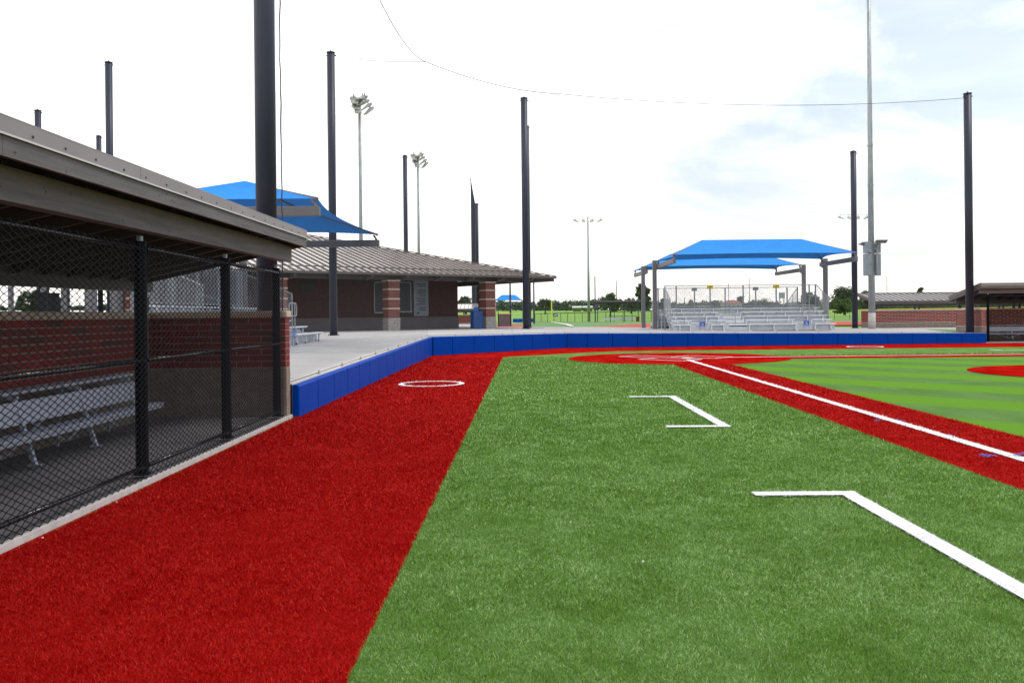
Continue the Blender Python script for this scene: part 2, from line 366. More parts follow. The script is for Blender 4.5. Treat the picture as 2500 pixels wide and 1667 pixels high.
# ------------------------------------------------------------------ mesh helpers
class MB:
    def __init__(s): s.v = []; s.f = []
    def quad(s, a, b, c, d):
        n = len(s.v); s.v += [tuple(a), tuple(b), tuple(c), tuple(d)]; s.f.append((n, n+1, n+2, n+3)); return s
    def poly(s, pts):
        n = len(s.v); s.v += [tuple(p) for p in pts]; s.f.append(tuple(range(n, n+len(pts)))); return s
    def hexa(s, p):          # 8 points: bottom ring 0-3 ccw, top ring 4-7
        n = len(s.v); s.v += [tuple(q) for q in p]
        for f in ((3,2,1,0),(4,5,6,7),(0,1,5,4),(1,2,6,5),(2,3,7,6),(3,0,4,7)): s.f.append(tuple(n+i for i in f))
        return s
    def box(s, x0, x1, y0, y1, z0, z1):
        return s.hexa([(x0,y0,z0),(x1,y0,z0),(x1,y1,z0),(x0,y1,z0),(x0,y0,z1),(x1,y0,z1),(x1,y1,z1),(x0,y1,z1)])
    def bbox(s, x0, x1, y0, y1, z0, z1, b=0.01):   # box with chamfered vertical-plane edges
        n = len(s.v)
        def ring(z, k): return [(x0+k,y0,z),(x1-k,y0,z),(x1,y0+k,z),(x1,y1-k,z),(x1-k,y1,z),(x0+k,y1,z),(x0,y1-k,z),(x0,y0+k,z)]
        def ring2(z, k):
            return [(x0+k+b*.5,y0+k,z),(x1-k-b*.5,y0+k,z),(x1-k,y0+k+b*.5,z),(x1-k,y1-k-b*.5,z),(x1-k-b*.5,y1-k,z),(x0+k+b*.5,y1-k,z),(x0+k,y1-k-b*.5,z),(x0+k,y0+k+b*.5,z)]
        rs = [ring2(z0, b), ring(z0+b, b), ring(z1-b, b), ring2(z1, b)]
        for r in rs: s.v += r
        for i in range(3):
            for j in range(8):
                a = n+i*8+j; c = n+i*8+(j+1) % 8; s.f.append((a, c, c+8, a+8))
        s.f.append(tuple(n+j for j in range(7, -1, -1))); s.f.append(tuple(n+24+j for j in range(8)))
        return s
    def beam(s, a, b, w_, h, up=(0, 0, 1)):
        a, b = Vector(a), Vector(b); d = (b-a).normalized(); u = Vector(up)
        r = d.cross(u)
        if r.length < 1e-4: r = d.cross(Vector((1, 0, 0)))
        r.normalize(); u = r.cross(d).normalized(); r *= w_/2; u *= h/2
        return s.hexa([a-r-u, a+r-u, b+r-u, b-r-u, a-r+u, a+r+u, b+r+u, b-r+u])
    def tube(s, a, b, r, n=8, r2=None, cap=True):
        a, b = Vector(a), Vector(b); d = (b-a).normalized()
        x = d.cross(Vector((0, 0, 1)))
        if x.length < 1e-3: x = Vector((1, 0, 0))
        x.normalize(); y = d.cross(x).normalized(); r2 = r if r2 is None else r2
        k = len(s.v)
        for p, q in ((a, r), (b, r2)):
            for i in range(n):
                t = 2*math.pi*i/n; s.v.append(tuple(p + x*math.cos(t)*q + y*math.sin(t)*q))
        for i in range(n):
            j = (i+1) % n; s.f.append((k+i, k+j, k+n+j, k+n+i))
        if cap: s.f.append(tuple(k+i for i in range(n-1, -1, -1))); s.f.append(tuple(k+n+i for i in range(n)))
        return s
    def path(s, pts, r, n=6):
        for a, b in zip(pts[:-1], pts[1:]): s.tube(a, b, r, n)
        return s
    def loft(s, rings, closed=False):
        k = len(s.v); m = len(rings[0])
        for r in rings: s.v += [tuple(p) for p in r]
        for i in range(len(rings)-1):
            for j in range(m if closed else m-1):
                a = k+i*m+j; b = k+i*m+(j+1) % m; s.f.append((a, b, b+m, a+m))
        return s
    def ring(s, c, r0, r1, z, n=64):
        k = len(s.v)
        for i in range(n):
            t = 2*math.pi*i/n
            s.v.append((c[0]+r0*math.cos(t), c[1]+r0*math.sin(t), z)); s.v.append((c[0]+r1*math.cos(t), c[1]+r1*math.sin(t), z))
        for i in range(n):
            j = (i+1) % n; s.f.append((k+2*i, k+2*i+1, k+2*j+1, k+2*j))
        return s
    def mesh(s, name, m, smooth=False):
        me = bpy.data.meshes.new(name); me.from_pydata(s.v, [], s.f)
        co = np.empty(len(me.vertices)*3); me.vertices.foreach_get('co', co); co = co.reshape(-1, 3)
        li = np.empty(len(me.loops), dtype=np.int32); me.loops.foreach_get('vertex_index', li)
        nr = np.empty(len(me.polygons)*3); me.polygons.foreach_get('normal', nr); nr = np.abs(nr.reshape(-1, 3))
        tot = np.empty(len(me.polygons), dtype=np.int32); me.polygons.foreach_get('loop_total', tot)
        nl = np.repeat(nr, tot, axis=0); c = co[li]
        ax = np.argmax(nl, axis=1)
        u = np.where(ax == 0, c[:, 1], c[:, 0]); v = np.where(ax == 2, c[:, 1], c[:, 2])
        uvl = me.uv_layers.new(name="UVMap"); uvl.data.foreach_set('uv', np.stack([u, v], 1).ravel())
        if smooth: me.polygons.foreach_set('use_smooth', [True]*len(me.polygons))
        if m: me.materials.append(m if not isinstance(m, str) else M[m])
        return me

def obj(name, mb, m, parent=None, loc=None, rotz=0.0, kind=None, smooth=False):
    me = mb if isinstance(mb, bpy.types.Mesh) else mb.mesh(name, m, smooth)
    o = bpy.data.objects.new(name, me); COL.objects.link(o)
    if loc is not None: o.location = loc
    if rotz: o.rotation_euler = (0, 0, rotz)
    if parent: o.parent = parent
    if kind: o['kind'] = kind
    return o
def thing(name, label, cat, loc=(0, 0, 0), rotz=0.0, group=None):
    o = bpy.data.objects.new(name, None); o.empty_display_size = 0.3; COL.objects.link(o)
    o.location = loc; o.rotation_euler = (0, 0, rotz)
    o['label'] = label; o['category'] = cat
    if group: o['group'] = group
    return o
def tag(o, label, cat, group=None):
    o['label'] = label; o['category'] = cat
    if group: o['group'] = group
    return o
def copy_tree(o, loc=None, rotz=None, label=None, parent=None):
    c = o.copy(); COL.objects.link(c)
    if parent: c.parent = parent
    if loc is not None: c.location = loc
    if rotz is not None: c.rotation_euler = (0, 0, rotz)
    if label: c['label'] = label
    for ch in list(o.children): copy_tree(ch, parent=c)
    return c

def build_arrays(name, verts, faces, m, shade=None, kind=None):
    """verts (n,3) array, faces (k,3|4) array"""
    me = bpy.data.meshes.new(name)
    n = faces.shape[1]
    me.vertices.add(len(verts)); me.vertices.foreach_set('co', verts.astype(np.float32).ravel())
    me.loops.add(faces.size); me.loops.foreach_set('vertex_index', faces.astype(np.int32).ravel())
    me.polygons.add(len(faces))
    me.polygons.foreach_set('loop_start', np.arange(0, faces.size, n, dtype=np.int32))
    me.update(calc_edges=True)
    if shade is not None:
        a = me.attributes.new('shade', 'FLOAT', 'FACE'); a.data.foreach_set('value', shade.astype(np.float32))
    me.materials.append(M[m])
    o = bpy.data.objects.new(name, me); COL.objects.link(o)
    if kind: o['kind'] = kind
    return o

# ================================================================== GROUND
def struct(name, mb, m, z=None):
    return obj(name, mb, m, kind='structure')

# --- far terrain, one sheet to the horizon
xs = [-2600, -1200, -600, -300, -160, -90, -60, -45.2, -30, -15, 0, 12, 22, 30, 45, 60, 90, 130, 180, 260, 400, 700, 1300, 2600]
ys = [-600, -200, -60, -8, 20, 50, 62.5, 66, 72, 88, 110, 140, 165, 186, 200, 230, 270, 320, 360, 400, 470, 560, 700, 1000, 1600, 3200]
mb = MB()
rows = []
for y in ys:
    rows.append([(x, y, (-0.30 if (y <= 62.5 and -45.2 < x < 60) else TER(x, y))) for x in xs])
mb.loft(rows)
mb.f = [tuple(reversed(f)) for f in mb.f]
terr = struct('terrain', mb, 'grass')
terr['label'] = 'open grass meadow rising gently to the tree line'

# --- playing field
WALL = [(-3.50, 13.62), (-3.28, 34.0), (2.66, 40.62), (23.45, 41.1)]       # front face of the padding
gA = (-0.026, -1.0)
HOME = Vector((6.12, 30.15, 0))
A = Vector((-0.026, -1, 0)).normalized(); B = Vector((1, -0.012, 0)).normalized()
def strip(mb, a, b, wd, z):
    a, b = Vector(a), Vector(b); d = (b-a); d.z = 0; d.normalize(); n = Vector((-d.y, d.x, 0))*wd/2
    pts = [a-n, a+n, b+n, b-n]
    pts = [(p.x, p.y, z) for p in pts]
    if (Vector(pts[1])-Vector(pts[0])).cross(Vector(pts[2])-Vector(pts[1])).z < 0: pts.reverse()
    mb.poly(pts)
    return pts
POLY_W, POLY_R = [], []

mb = MB(); mb.poly([(-3.64, -30, 0), (60, -30, 0), (60, 41.2, 0), (23.4, 41.15, 0), (2.66, 40.7, 0), (-3.35, 34.1, 0), (-3.6, 13.6, 0)])
struct('green_turf', mb, 'turf_green')

# infield (striped) between the two base paths
mb = MB(); far = 28.9
def homeAB(a, b, z): p = HOME + A*a + B*b; return (p.x, p.y, z)
mb.poly([homeAB(30, 0.93, .004), homeAB(30, 30, .004), homeAB(0.93, 30, .004), homeAB(0.93, 0.93, .004)])
struct('infield_turf', mb, 'turf_infield')

# red turf: track beside the dugout and along the padding
bord = [(-0.72, -8.0), (-0.70, 3.0)]
b1 = G(845, 1667); b2 = G(1228, 872)
dirb = (b2-b1).normalized()
def bp_(y): t = (y-b1.y)/dirb.y; return b1.x + dirb.x*t
curve = [G(1228, 872), G(1262, 869.2), G(1300, 867.6), G(1360, 864.3), G(1420, 861.2), G(1500, 857.6), G(1640, 855.6), G(1780, 854.3), G(2020, 851.8), G(2500, 846.8)]
inner = [(bp_(-20), -20), (bp_(b2.y-0.01), b2.y-0.01)] + [(p.x, p.y) for p in curve[1:]] + [(45, 36.6)]
track = inner + [(45, 41.15), (23.4, 41.15), (2.66, 40.7), (-3.34, 34.05), (-3.6, 13.6), (-3.64, -20)]
mb = MB(); mb.poly([(x, y, .004) for x, y in track])
struct('warning_track', mb, 'turf_red')
POLY_R.append([(bp_(-20), -20), (bp_(32), 32), (-3.5, 32), (-3.64, -20)])
mb = MB()
pth = [homeAB(-0.5, -0.92, .008), homeAB(34, -0.92, .008), homeAB(34, 0.92, .008), homeAB(-0.5, 0.92, .008)]
mb.poly(pth[::1]); POLY_R.append([(p[0], p[1]) for p in pth])
pth2 = [homeAB(-0.92, -0.5, .012), homeAB(0.92, -0.5, .012), homeAB(0.92, 34, .012), homeAB(-0.92, 34, .012)]
mb.poly(pth2)
cc_ = HOME + Vector((-0.12, 0.2, 0))
mb.poly([(cc_.x + 3.96*math.cos(t*math.pi/48), cc_.y + 3.96*math.sin(t*math.pi/48), .016) for t in range(96)])
mb.poly([(15.1 + 3.0*math.cos(t*math.pi/40), 21.4 + 3.0*math.sin(t*math.pi/40), .016) for t in range(80)])
struct('base_paths', mb, 'turf_red')

# white lines
mb = MB(); Z = .021
fa, fb = G(1680, 880), G(2500, 1125.5)
fd = (fa-fb).normalized()
q = strip(mb, fb - fd*9, fa, .15, Z); POLY_W.append([(p[0], p[1]) for p in q])
strip(mb, G(1782, 873.3), G(2500, 866.6) + Vector((20, 0, 0)), .15, Z)
def lineset(mb, pts, wd=.15, z=Z):
    for a, b in zip(pts[:-1], pts[1:]):
        q = strip(mb, a, b, wd, z); POLY_W.append([(p[0], p[1]) for p in q])
lo = [G(1538, 970.8), G(1640, 970.2)]
def coach(tl, tr, br, bl):
    tl, tr, br, bl = G(*tl), G(*tr), G(*br), (G(*bl) if bl else None)
    h = .075
    d = (tr-br).normalized(); r = Vector((d.y, -d.x, 0))
    lineset(mb, [br, tr]); q = strip(mb, tl, tr + (tr-tl).normalized()*h, .15, Z+.003); POLY_W.append([(p[0], p[1]) for p in q])
    if bl: q = strip(mb, bl, br + (br-bl).normalized()*h, .15, Z+.003); POLY_W.append([(p[0], p[1]) for p in q])
coach((1536, 970.8), (1641, 970.3), (1770, 1043.4), (1627, 1044.4))
coach((1840, 1210.5), (2071, 1209), (2500, 1451.5), None)
p_ = G(2071, 1209); p__ = G(2500, 1451.5); e_ = p__ + (p__-p_).normalized()*1.3
lineset(mb, [p__, e_]); strip(mb, e_, e_ - Vector((.8, 0, 0)), .15, Z+.003)
# far side coach box
lineset(mb, [G(2416, 854.5), G(2452, 856.6), G(2500, 856.8) + Vector((4, 0, 0))])
# on-deck circles
oc1 = G(1053.5, 938.5); oc2 = G(2112, 847.4)
mb.ring((oc1.x, oc1.y), .67, .79, Z); mb.ring((oc2.x, oc2.y), .68, .80, Z)
# plate area: batter's boxes and catcher's box turned 45 degrees
U = (A+B).normalized(); V_ = Vector((-U.y, U.x, 0))
if V_.x < 0: V_ = -V_
def pl(u, v): p = HOME - U*.0 + U*u + V_*v; return (p.x, p.y, 0)
for sgn in (-1, 1):
    c = [(-0.7, .37*sgn), (1.13, .37*sgn), (1.13, 1.59*sgn), (-0.7, 1.59*sgn), (-0.7, .37*sgn)]
    for a, b in zip(c[:-1], c[1:]): strip(mb, pl(*a), pl(*b), .09, Z+.003)
for v in (-.55, .55): strip(mb, pl(-0.7, v), pl(-2.4, v), .09, Z+.003)
strip(mb, pl(-2.4, -.6), pl(-2.4, .6), .09, Z+.006)
mb.poly([pl(0, 0)[:2] + (.03,), pl(.215, .215)[:2] + (.03,), pl(.43, .215)[:2] + (.03,), pl(.43, -.215)[:2] + (.03,), pl(.215, -.215)[:2] + (.03,)])
struct('white_lines', mb, 'turf_white')

# remains of blue paint on the base path
mb = MB()
marks = [(2143, 1030), (2146, 1027), (2190, 1027), (2199, 1029), (2320, 1066), (2397, 1113), (2401, 1117), (2424, 1116), (2410, 1118), (2483, 1117), (2492, 1112), (2500, 1110)]
for x, y in marks:
    c = G(x, y)
    for k in range(5):
        a = rng.uniform(0, 6.28); L_ = rng.uniform(.02, .07)
        ox, oy = rng.uniform(-.03, .03, 2)
        strip(mb, (c.x+ox-L_*math.cos(a), c.y+oy-L_*math.sin(a), 0), (c.x+ox+L_*math.cos(a), c.y+oy+L_*math.sin(a), 0), .014, .022+.0007*k)
struct('blue_paint_marks', mb, 'turf_blue')

# --- turf fibres near the camera: every fibre a small blade
def inpoly(x, y, poly):
    r = np.zeros(len(x), bool); n = len(poly)
    for i in range(n):
        x1, y1 = poly[i][:2]; x2, y2 = poly[(i+1) % n][:2]
        c = ((y1 > y) != (y2 > y)) & (x < (x2-x1)*(y-y1)/(y2-y1+1e-12) + x1)
        r ^= c
    return r
def vnoise(x, y, s, seed):
    g = np.random.default_rng(seed).random((64, 64))
    u, v = x/s, y/s
    i, j = np.floor(u).astype(int), np.floor(v).astype(int); fu, fv = u-i, v-j
    fu = fu*fu*(3-2*fu); fv = fv*fv*(3-2*fv)
    a = g[i % 64, j % 64]; b = g[(i+1) % 64, j % 64]; c = g[i % 64, (j+1) % 64]; d = g[(i+1) % 64, (j+1) % 64]
    return (a*(1-fu)+b*fu)*(1-fv) + (c*(1-fu)+d*fu)*fv
bands = [(2.6, 4.6, 36000, .0028, .022), (4.6, 7.0, 18000, .0040, .024), (7.0, 10.5, 7500, .0068, .028), (10.5, 15.5, 2600, .0115, .036), (15.5, 23, 900, .019, .040), (23, 33, 330, .028, .045)]
PX, PY, PW, PL = [], [], [], []
for y0, y1, den, wd, ln in bands:
    n = int((y1-y0) * 1.32*(y0+y1)/2 * den)
    y = rng.uniform(y0, y1, n); x = rng.uniform(-.66, .66, n)*y + rng.normal(0, .02, n)
    k = (x > -3.58) 
    PX.append(x[k]); PY.append(y[k]); PW.append(np.full(k.sum(), wd)); PL.append(np.full(k.sum(), ln))
x = np.concatenate(PX); y = np.concatenate(PY); wd = np.concatenate(PW); ln = np.concatenate(PL)
isw = np.zeros(len(x), bool); isr = np.zeros(len(x), bool)
xj = x + rng.normal(0, .006, len(x)) + (vnoise(x, y, .05, 8)-.5)*.022; yj = y + (vnoise(x, y, .05, 9)-.5)*.022
for p in POLY_W: isw |= inpoly(xj, yj, p)
isw |= (np.abs(np.hypot(x-oc1.x, y-oc1.y)-.73) < .06)
for p in POLY_R: isr |= inpoly(xj, yj, p)
isr &= ~isw
infl = inpoly(x, y, [homeAB(34, 0.93, 0)[:2], homeAB(34, 30, 0)[:2], homeAB(0, 30, 0)[:2], homeAB(0, .93, 0)[:2]])
plate = (np.hypot(x-cc_.x, y-cc_.y) < 4.0) | inpoly(x, y, [p[:2] for p in pth2]) | (y > 31.9)
isg = ~isw & ~isr & ~infl & ~plate; isr &= ~plate
patch = 0.36*vnoise(x, y, .42, 1) + 0.34*vnoise(x, y, .17, 2) + 0.30*vnoise(x, y, .07, 3)
patch = np.where(x < bp_(0) + (y*dirb.x/dirb.y), .5+(patch-.5)*.45, patch)
az = vnoise(x+7, y+3, .35, 4)*3.0 + rng.uniform(0, 6.283, len(x))
lean = np.radians(np.clip(rng.normal(48, 16, len(x)) + (patch-.5)*14, 8, 82))
L_ = ln*rng.uniform(.7, 1.25, len(x))
yaw = rng.uniform(0, math.pi, len(x))
hx, hy = np.cos(yaw)*wd/2, np.sin(yaw)*wd/2
dx, dy, dz = np.cos(az)*np.sin(lean)*L_, np.sin(az)*np.sin(lean)*L_, np.cos(lean)*L_
z0 = np.full(len(x), 0.004)
pale = rng.random(len(x)) < np.clip(.17 + (patch-.5)*.58, .02, .7)
shade = np.clip(np.where(pale, rng.uniform(.55, 1.0, len(x)), rng.normal(.36, .16, len(x)) + (patch-.5)*.25), 0, 1)  # patchy part of the tone paints pile sheen into the fibre colour
for nm, mask, mt, zb in (('green_turf_fibres', isg, 'fib_green', .0), ('red_turf_fibres', isr, 'fib_red', .004), ('white_turf_fibres', isw, 'fib_white', .012)):
    k = np.where(mask)[0]; n = len(k)
    v = np.empty((n*3, 3))
    v[0::3] = np.stack([x[k]-hx[k], y[k]-hy[k], z0[k]*0+zb], 1)
    v[1::3] = np.stack([x[k]+hx[k], y[k]+hy[k], z0[k]*0+zb], 1)
    v[2::3] = np.stack([x[k]+dx[k], y[k]+dy[k], zb+np.maximum(dz[k], .003)], 1)
    o = build_arrays(nm, v, np.arange(n*3).reshape(n, 3), mt, shade[k], 'stuff')
print("blades", len(x))

# --- concourse: raised paving behind the padding, its level follows the wall
path = []
def lerp(a, b, t): return (a[0]+(b[0]-a[0])*t, a[1]+(b[1]-a[1])*t)
IN = [(-3.62, 13.62), (-3.42, 34.07), (2.60, 40.78), (23.3, 41.26), (23.3, 44.3), (60, 44.6)]
OUT = [(-46, 13.62), (-46, 84), (-2.4, 84), (-1.2, 63), (22, 62.5), (24.6, 58.3), (60, 58.3)]
ins, outs = [], []
def add(i0, i1, o0, o1, n, last=False):
    for k in range(n + (1 if last else 0)):
        t = k/n; ins.append(lerp(i0, i1, t)); outs.append(lerp(o0, o1, t))
add(IN[0], IN[1], OUT[0], OUT[1], 12)
add(IN[1], lerp(IN[1], IN[2], .15), OUT[1], OUT[2], 3)
add(lerp(IN[1], IN[2], .15), lerp(IN[1], IN[2], .3), OUT[2], OUT[3], 2)
add(lerp(IN[1], IN[2], .3), IN[2], OUT[3], (4, 63), 4)
add(IN[2], (21.5, 41.2), (4, 63), OUT[4], 10)
add((21.5, 41.2), IN[3], OUT[4], OUT[5], 2)
add(IN[3], IN[4], OUT[5], (26, 58.3), 2)
add(IN[4], IN[5], (26, 58.3), OUT[6], 4, True)
rings = []
for t in (0, .04, .12, .25, .4, .6, .8, 1.0):
    rings.append([(lambda p: (p[0], p[1], HC(*p)))(lerp(a, b, t)) for a, b in zip(ins, outs)])
mb = MB(); mb.loft(rings)
mb.loft([rings[0], [(p[0], p[1], 0.0) for p in rings[0]]])
mb.quad((-46, 13.62, .52), (-6.2, 13.62, .52), (-6.2, -12, .52), (-46, -12, .52))
struct('concourse', mb, 'conc')
mb = MB(); pts = [GC(2250, 803.4), GC(2340, 803.8), GC(2340, 811.5), GC(2290, 807.5)]
mb.poly([(p.x, p.y, HC(p.x, p.y)+.012) for p in pts][::-1])
struct('grass_strip', mb, 'far_green')

# --- far fields (sheets laid on the terrain)
def far_sheet(name, pix, m, dz):
    mb = MB(); ps = [GT(*p) for p in pix]
    mb.poly([(p.x, p.y, TER(p.x, p.y)+dz) for p in ps])
    return struct(name, mb, m)
def far_grid(name, x0a, x1a, x0b, x1b, y0, y1, m, dz, n=10):
    """strip between two depths whose side edges run from (x0a,x1a) to (x0b,x1b)"""
    mb = MB(); rr = []
    for i in range(n+1):
        t = i/n; yy = y0+(y1-y0)*t; a = x0a+(x0b-x0a)*t; b = x1a+(x1b-x1a)*t
        rr.append([(a+(b-a)*k/6, yy, TER(a+(b-a)*k/6, yy)+dz) for k in range(7)])
    mb.loft(rr); mb.f = [tuple(reversed(f)) for f in mb.f]
    return struct(name, mb, m)
far_grid('far_outfield', -12, 75, -12, 110, 66, 176, 'far_green', .03)
far_grid('far_warning_track', 5.0, 80, 14, 90, 66.5, 88, 'far_red', .06)
far_grid('far_track', -4, 1.6, -1, 1.6, 66.5, 92, 'far_red', .06)
far_grid('weed_margin', -6, 34, -6, 36, 176.5, 186, 'weeds', .05)
mb = MB()
a, b = GT(1347, 787.2), GT(1397, 798.2)
n = 8
for i in range(n):
    p, q = a.lerp(b, i/n), a.lerp(b, (i+1)/n)
    d = (q-p).normalized(); r = Vector((d.y, -d.x, 0))*.22
    mb.quad(*[(v.x, v.y, TER(v.x, v.y)+.1) for v in (p-r, p+r, q+r, q-r)])
a, b = GT(1216, 796.5), GT(1258, 789.5)
for i in range(n):
    p, q = a.lerp(b, i/n), a.lerp(b, (i+1)/n)
    d = (q-p).normalized(); r = Vector((d.y, -d.x, 0))*.12
    mb.quad(*[(v.x, v.y, TER(v.x, v.y)+.1) for v in (p-r, p+r, q+r, q-r)])
struct('far_foul_lines', mb, 'white')

# ================================================================== PADDED WALL
pw = thing('padded_wall', 'low wall of blue vinyl pads curving round the backstop below the concourse', 'padded wall', (0, 0, 0))
def pad_run(a, b, lens):
    a, b = Vector((*a, 0)), Vector((*b, 0)); d = (b-a).normalized(); n = Vector((-d.y, d.x, 0))
    ang = math.atan2(d.y, d.x); s = 0
    for L_ in lens:
        p = a + d*s; q = a + d*(s+L_); h0 = HC(p.x, p.y)+.015; h1 = HC(q.x, q.y)+.015
        mb = MB(); g = .006; th = .11
        xs_ = [g, g+.022, L_-g-.022, L_-g]
        prof = lambda h, k: [(k, .0+.0), (k, h-.03), ]
        rings = []
        for i, x_ in enumerate(xs_):
            h = (h0+(h1-h0)*x_/L_) + rng.normal(0, .0015); e = .018 if i in (0, 3) else 0.0
            rings.append([(x_, e, .012), (x_, e, h-.035), (x_, e+.02, h-.008), (x_, th-.02, h), (x_, th, h-.02), (x_, th, .012)])
        mb.loft(rings)
        mb.poly(rings[0][::-1]); mb.poly(rings[-1])
        mb.f = [tuple(reversed(f)) for f in mb.f]
        o = obj('pad', mb, 'pad', pw, (p.x, p.y, 0), ang)
        s += L_
W0, W1, W2, W3 = WALL
L01 = math.dist(W0, W1); pad_run(W0, W1, [L01/16]*16)
L12 = math.dist(W1, W2); pad_run((W1[0]+.04, W1[1]+.03), W2, [1.10] + [(L12-1.15)/6]*6)
L23 = math.dist(W2, W3); pad_run(W2, W3, [1.0] + [(L23-1.0)/16]*16)
def offpath(pts, off):
    res = []
    for i, p in enumerate(pts):
        ds = []
        if i: ds.append((Vector(pts[i])-Vector(pts[i-1])).normalized())
        if i < len(pts)-1: ds.append((Vector(pts[i+1])-Vector(pts[i])).normalized())
        ns = [Vector((-d.y, d.x)) for d in ds]; nn = sum(ns, Vector((0, 0))); nn /= max(.1, nn.length_squared)/1
        nn = nn * (1 if len(ns) > 1 else 1); nn = nn if len(ns) == 2 else ns[0]
        if len(ns) == 2: nn = (ns[0]+ns[1]) / (1 + ns[0].dot(ns[1]))
        res.append((p[0]+nn.x*off, p[1]+nn.y*off))
    return res
dense = []
for a, b, n in ((W0, W1, 10), (W1, W2, 6), (W2, W3, 10)):
    for k in range(n): dense.append(lerp(a, b, k/n))
dense.append(W3)
lo_, li_ = offpath(dense, .112), offpath(dense, .36)
rings = []
for p, q in zip(lo_, li_):
    h = HC(*p)
    rings.append([(p[0], p[1], h-.03), (p[0], p[1], h+.022), (q[0], q[1], h+.022), (q[0], q[1], h-.03)])
mb = MB(); mb.loft(rings); obj('coping', mb, 'curb', pw)
cp = offpath(dense, .17); mb = MB()
mb.path([(p[0], p[1], HC(*p)+.055) for p in cp], .008, 5); obj('anchor_cable', mb, 'black_steel', pw)
eye = MB(); eye.tube((0, 0, -.03), (0, 0, .05), .012, 6); eye.box(-.03, .03, -.03, .03, -.025, -.01)
em = eye.mesh('eyebolt', 'galv')
for i in range(1, len(cp)-1):
    obj('eyebolt', em, None, pw, (cp[i][0], cp[i][1], HC(*cp[i])+.045))

# ================================================================== DUGOUTS
ZF = 2.71       # underside of the front fascia
SL = .19         # fall of the roof to the back
_brickmesh = {}
def brick_mesh(L_, ax):
    k = (round(L_, 3), ax)
    if k not in _brickmesh:
        mb = MB(); h = .0425
        if ax == 'x': mb.bbox(-L_/2, L_/2, -.03, .03, -h, h, .005)
        else: mb.bbox(-.03, .03, -L_/2, L_/2, -h, h, .005)
        _brickmesh[k] = mb.mesh('brick', 'brick')
    return _brickmesh[k]
def brick_face(parent, x0, y0, ax, length, z0, courses, out, single=True, unit=.40):
    """bricks in running bond along x or y from (x0,y0); out = +-1 side the face looks to"""
    pos = []
    for c in range(courses):
        s = 0.0; first = (unit/2 if c % 2 else unit)
        while s < length-.03:
            l = min(first if s == 0 else unit, length-s)
            if l > .05: pos.append((s+l/2, z0+.05+c*.1, l-.016))
            s += (first if s == 0 else unit)
    if single:
        for s, z, l in pos:
            o = obj('brick', brick_mesh(l, ax), None, parent, (x0+s, y0-out*.0225, z) if ax == 'x' else (x0-out*.0225, y0+s, z))
    else:
        mb = MB()
        for s, z, l in pos:
            if ax == 'x': mb.box(x0+s-l/2, x0+s+l/2, y0-.0075*out-.015, y0-.0075*out+.015, z-.045, z+.045)
            else: mb.box(x0-.0075*out-.015, x0-.0075*out+.015, y0+s-l/2, y0+s+l/2, z-.045, z+.045)
        obj('brickwork', mb, 'brick', parent, kind='stuff')

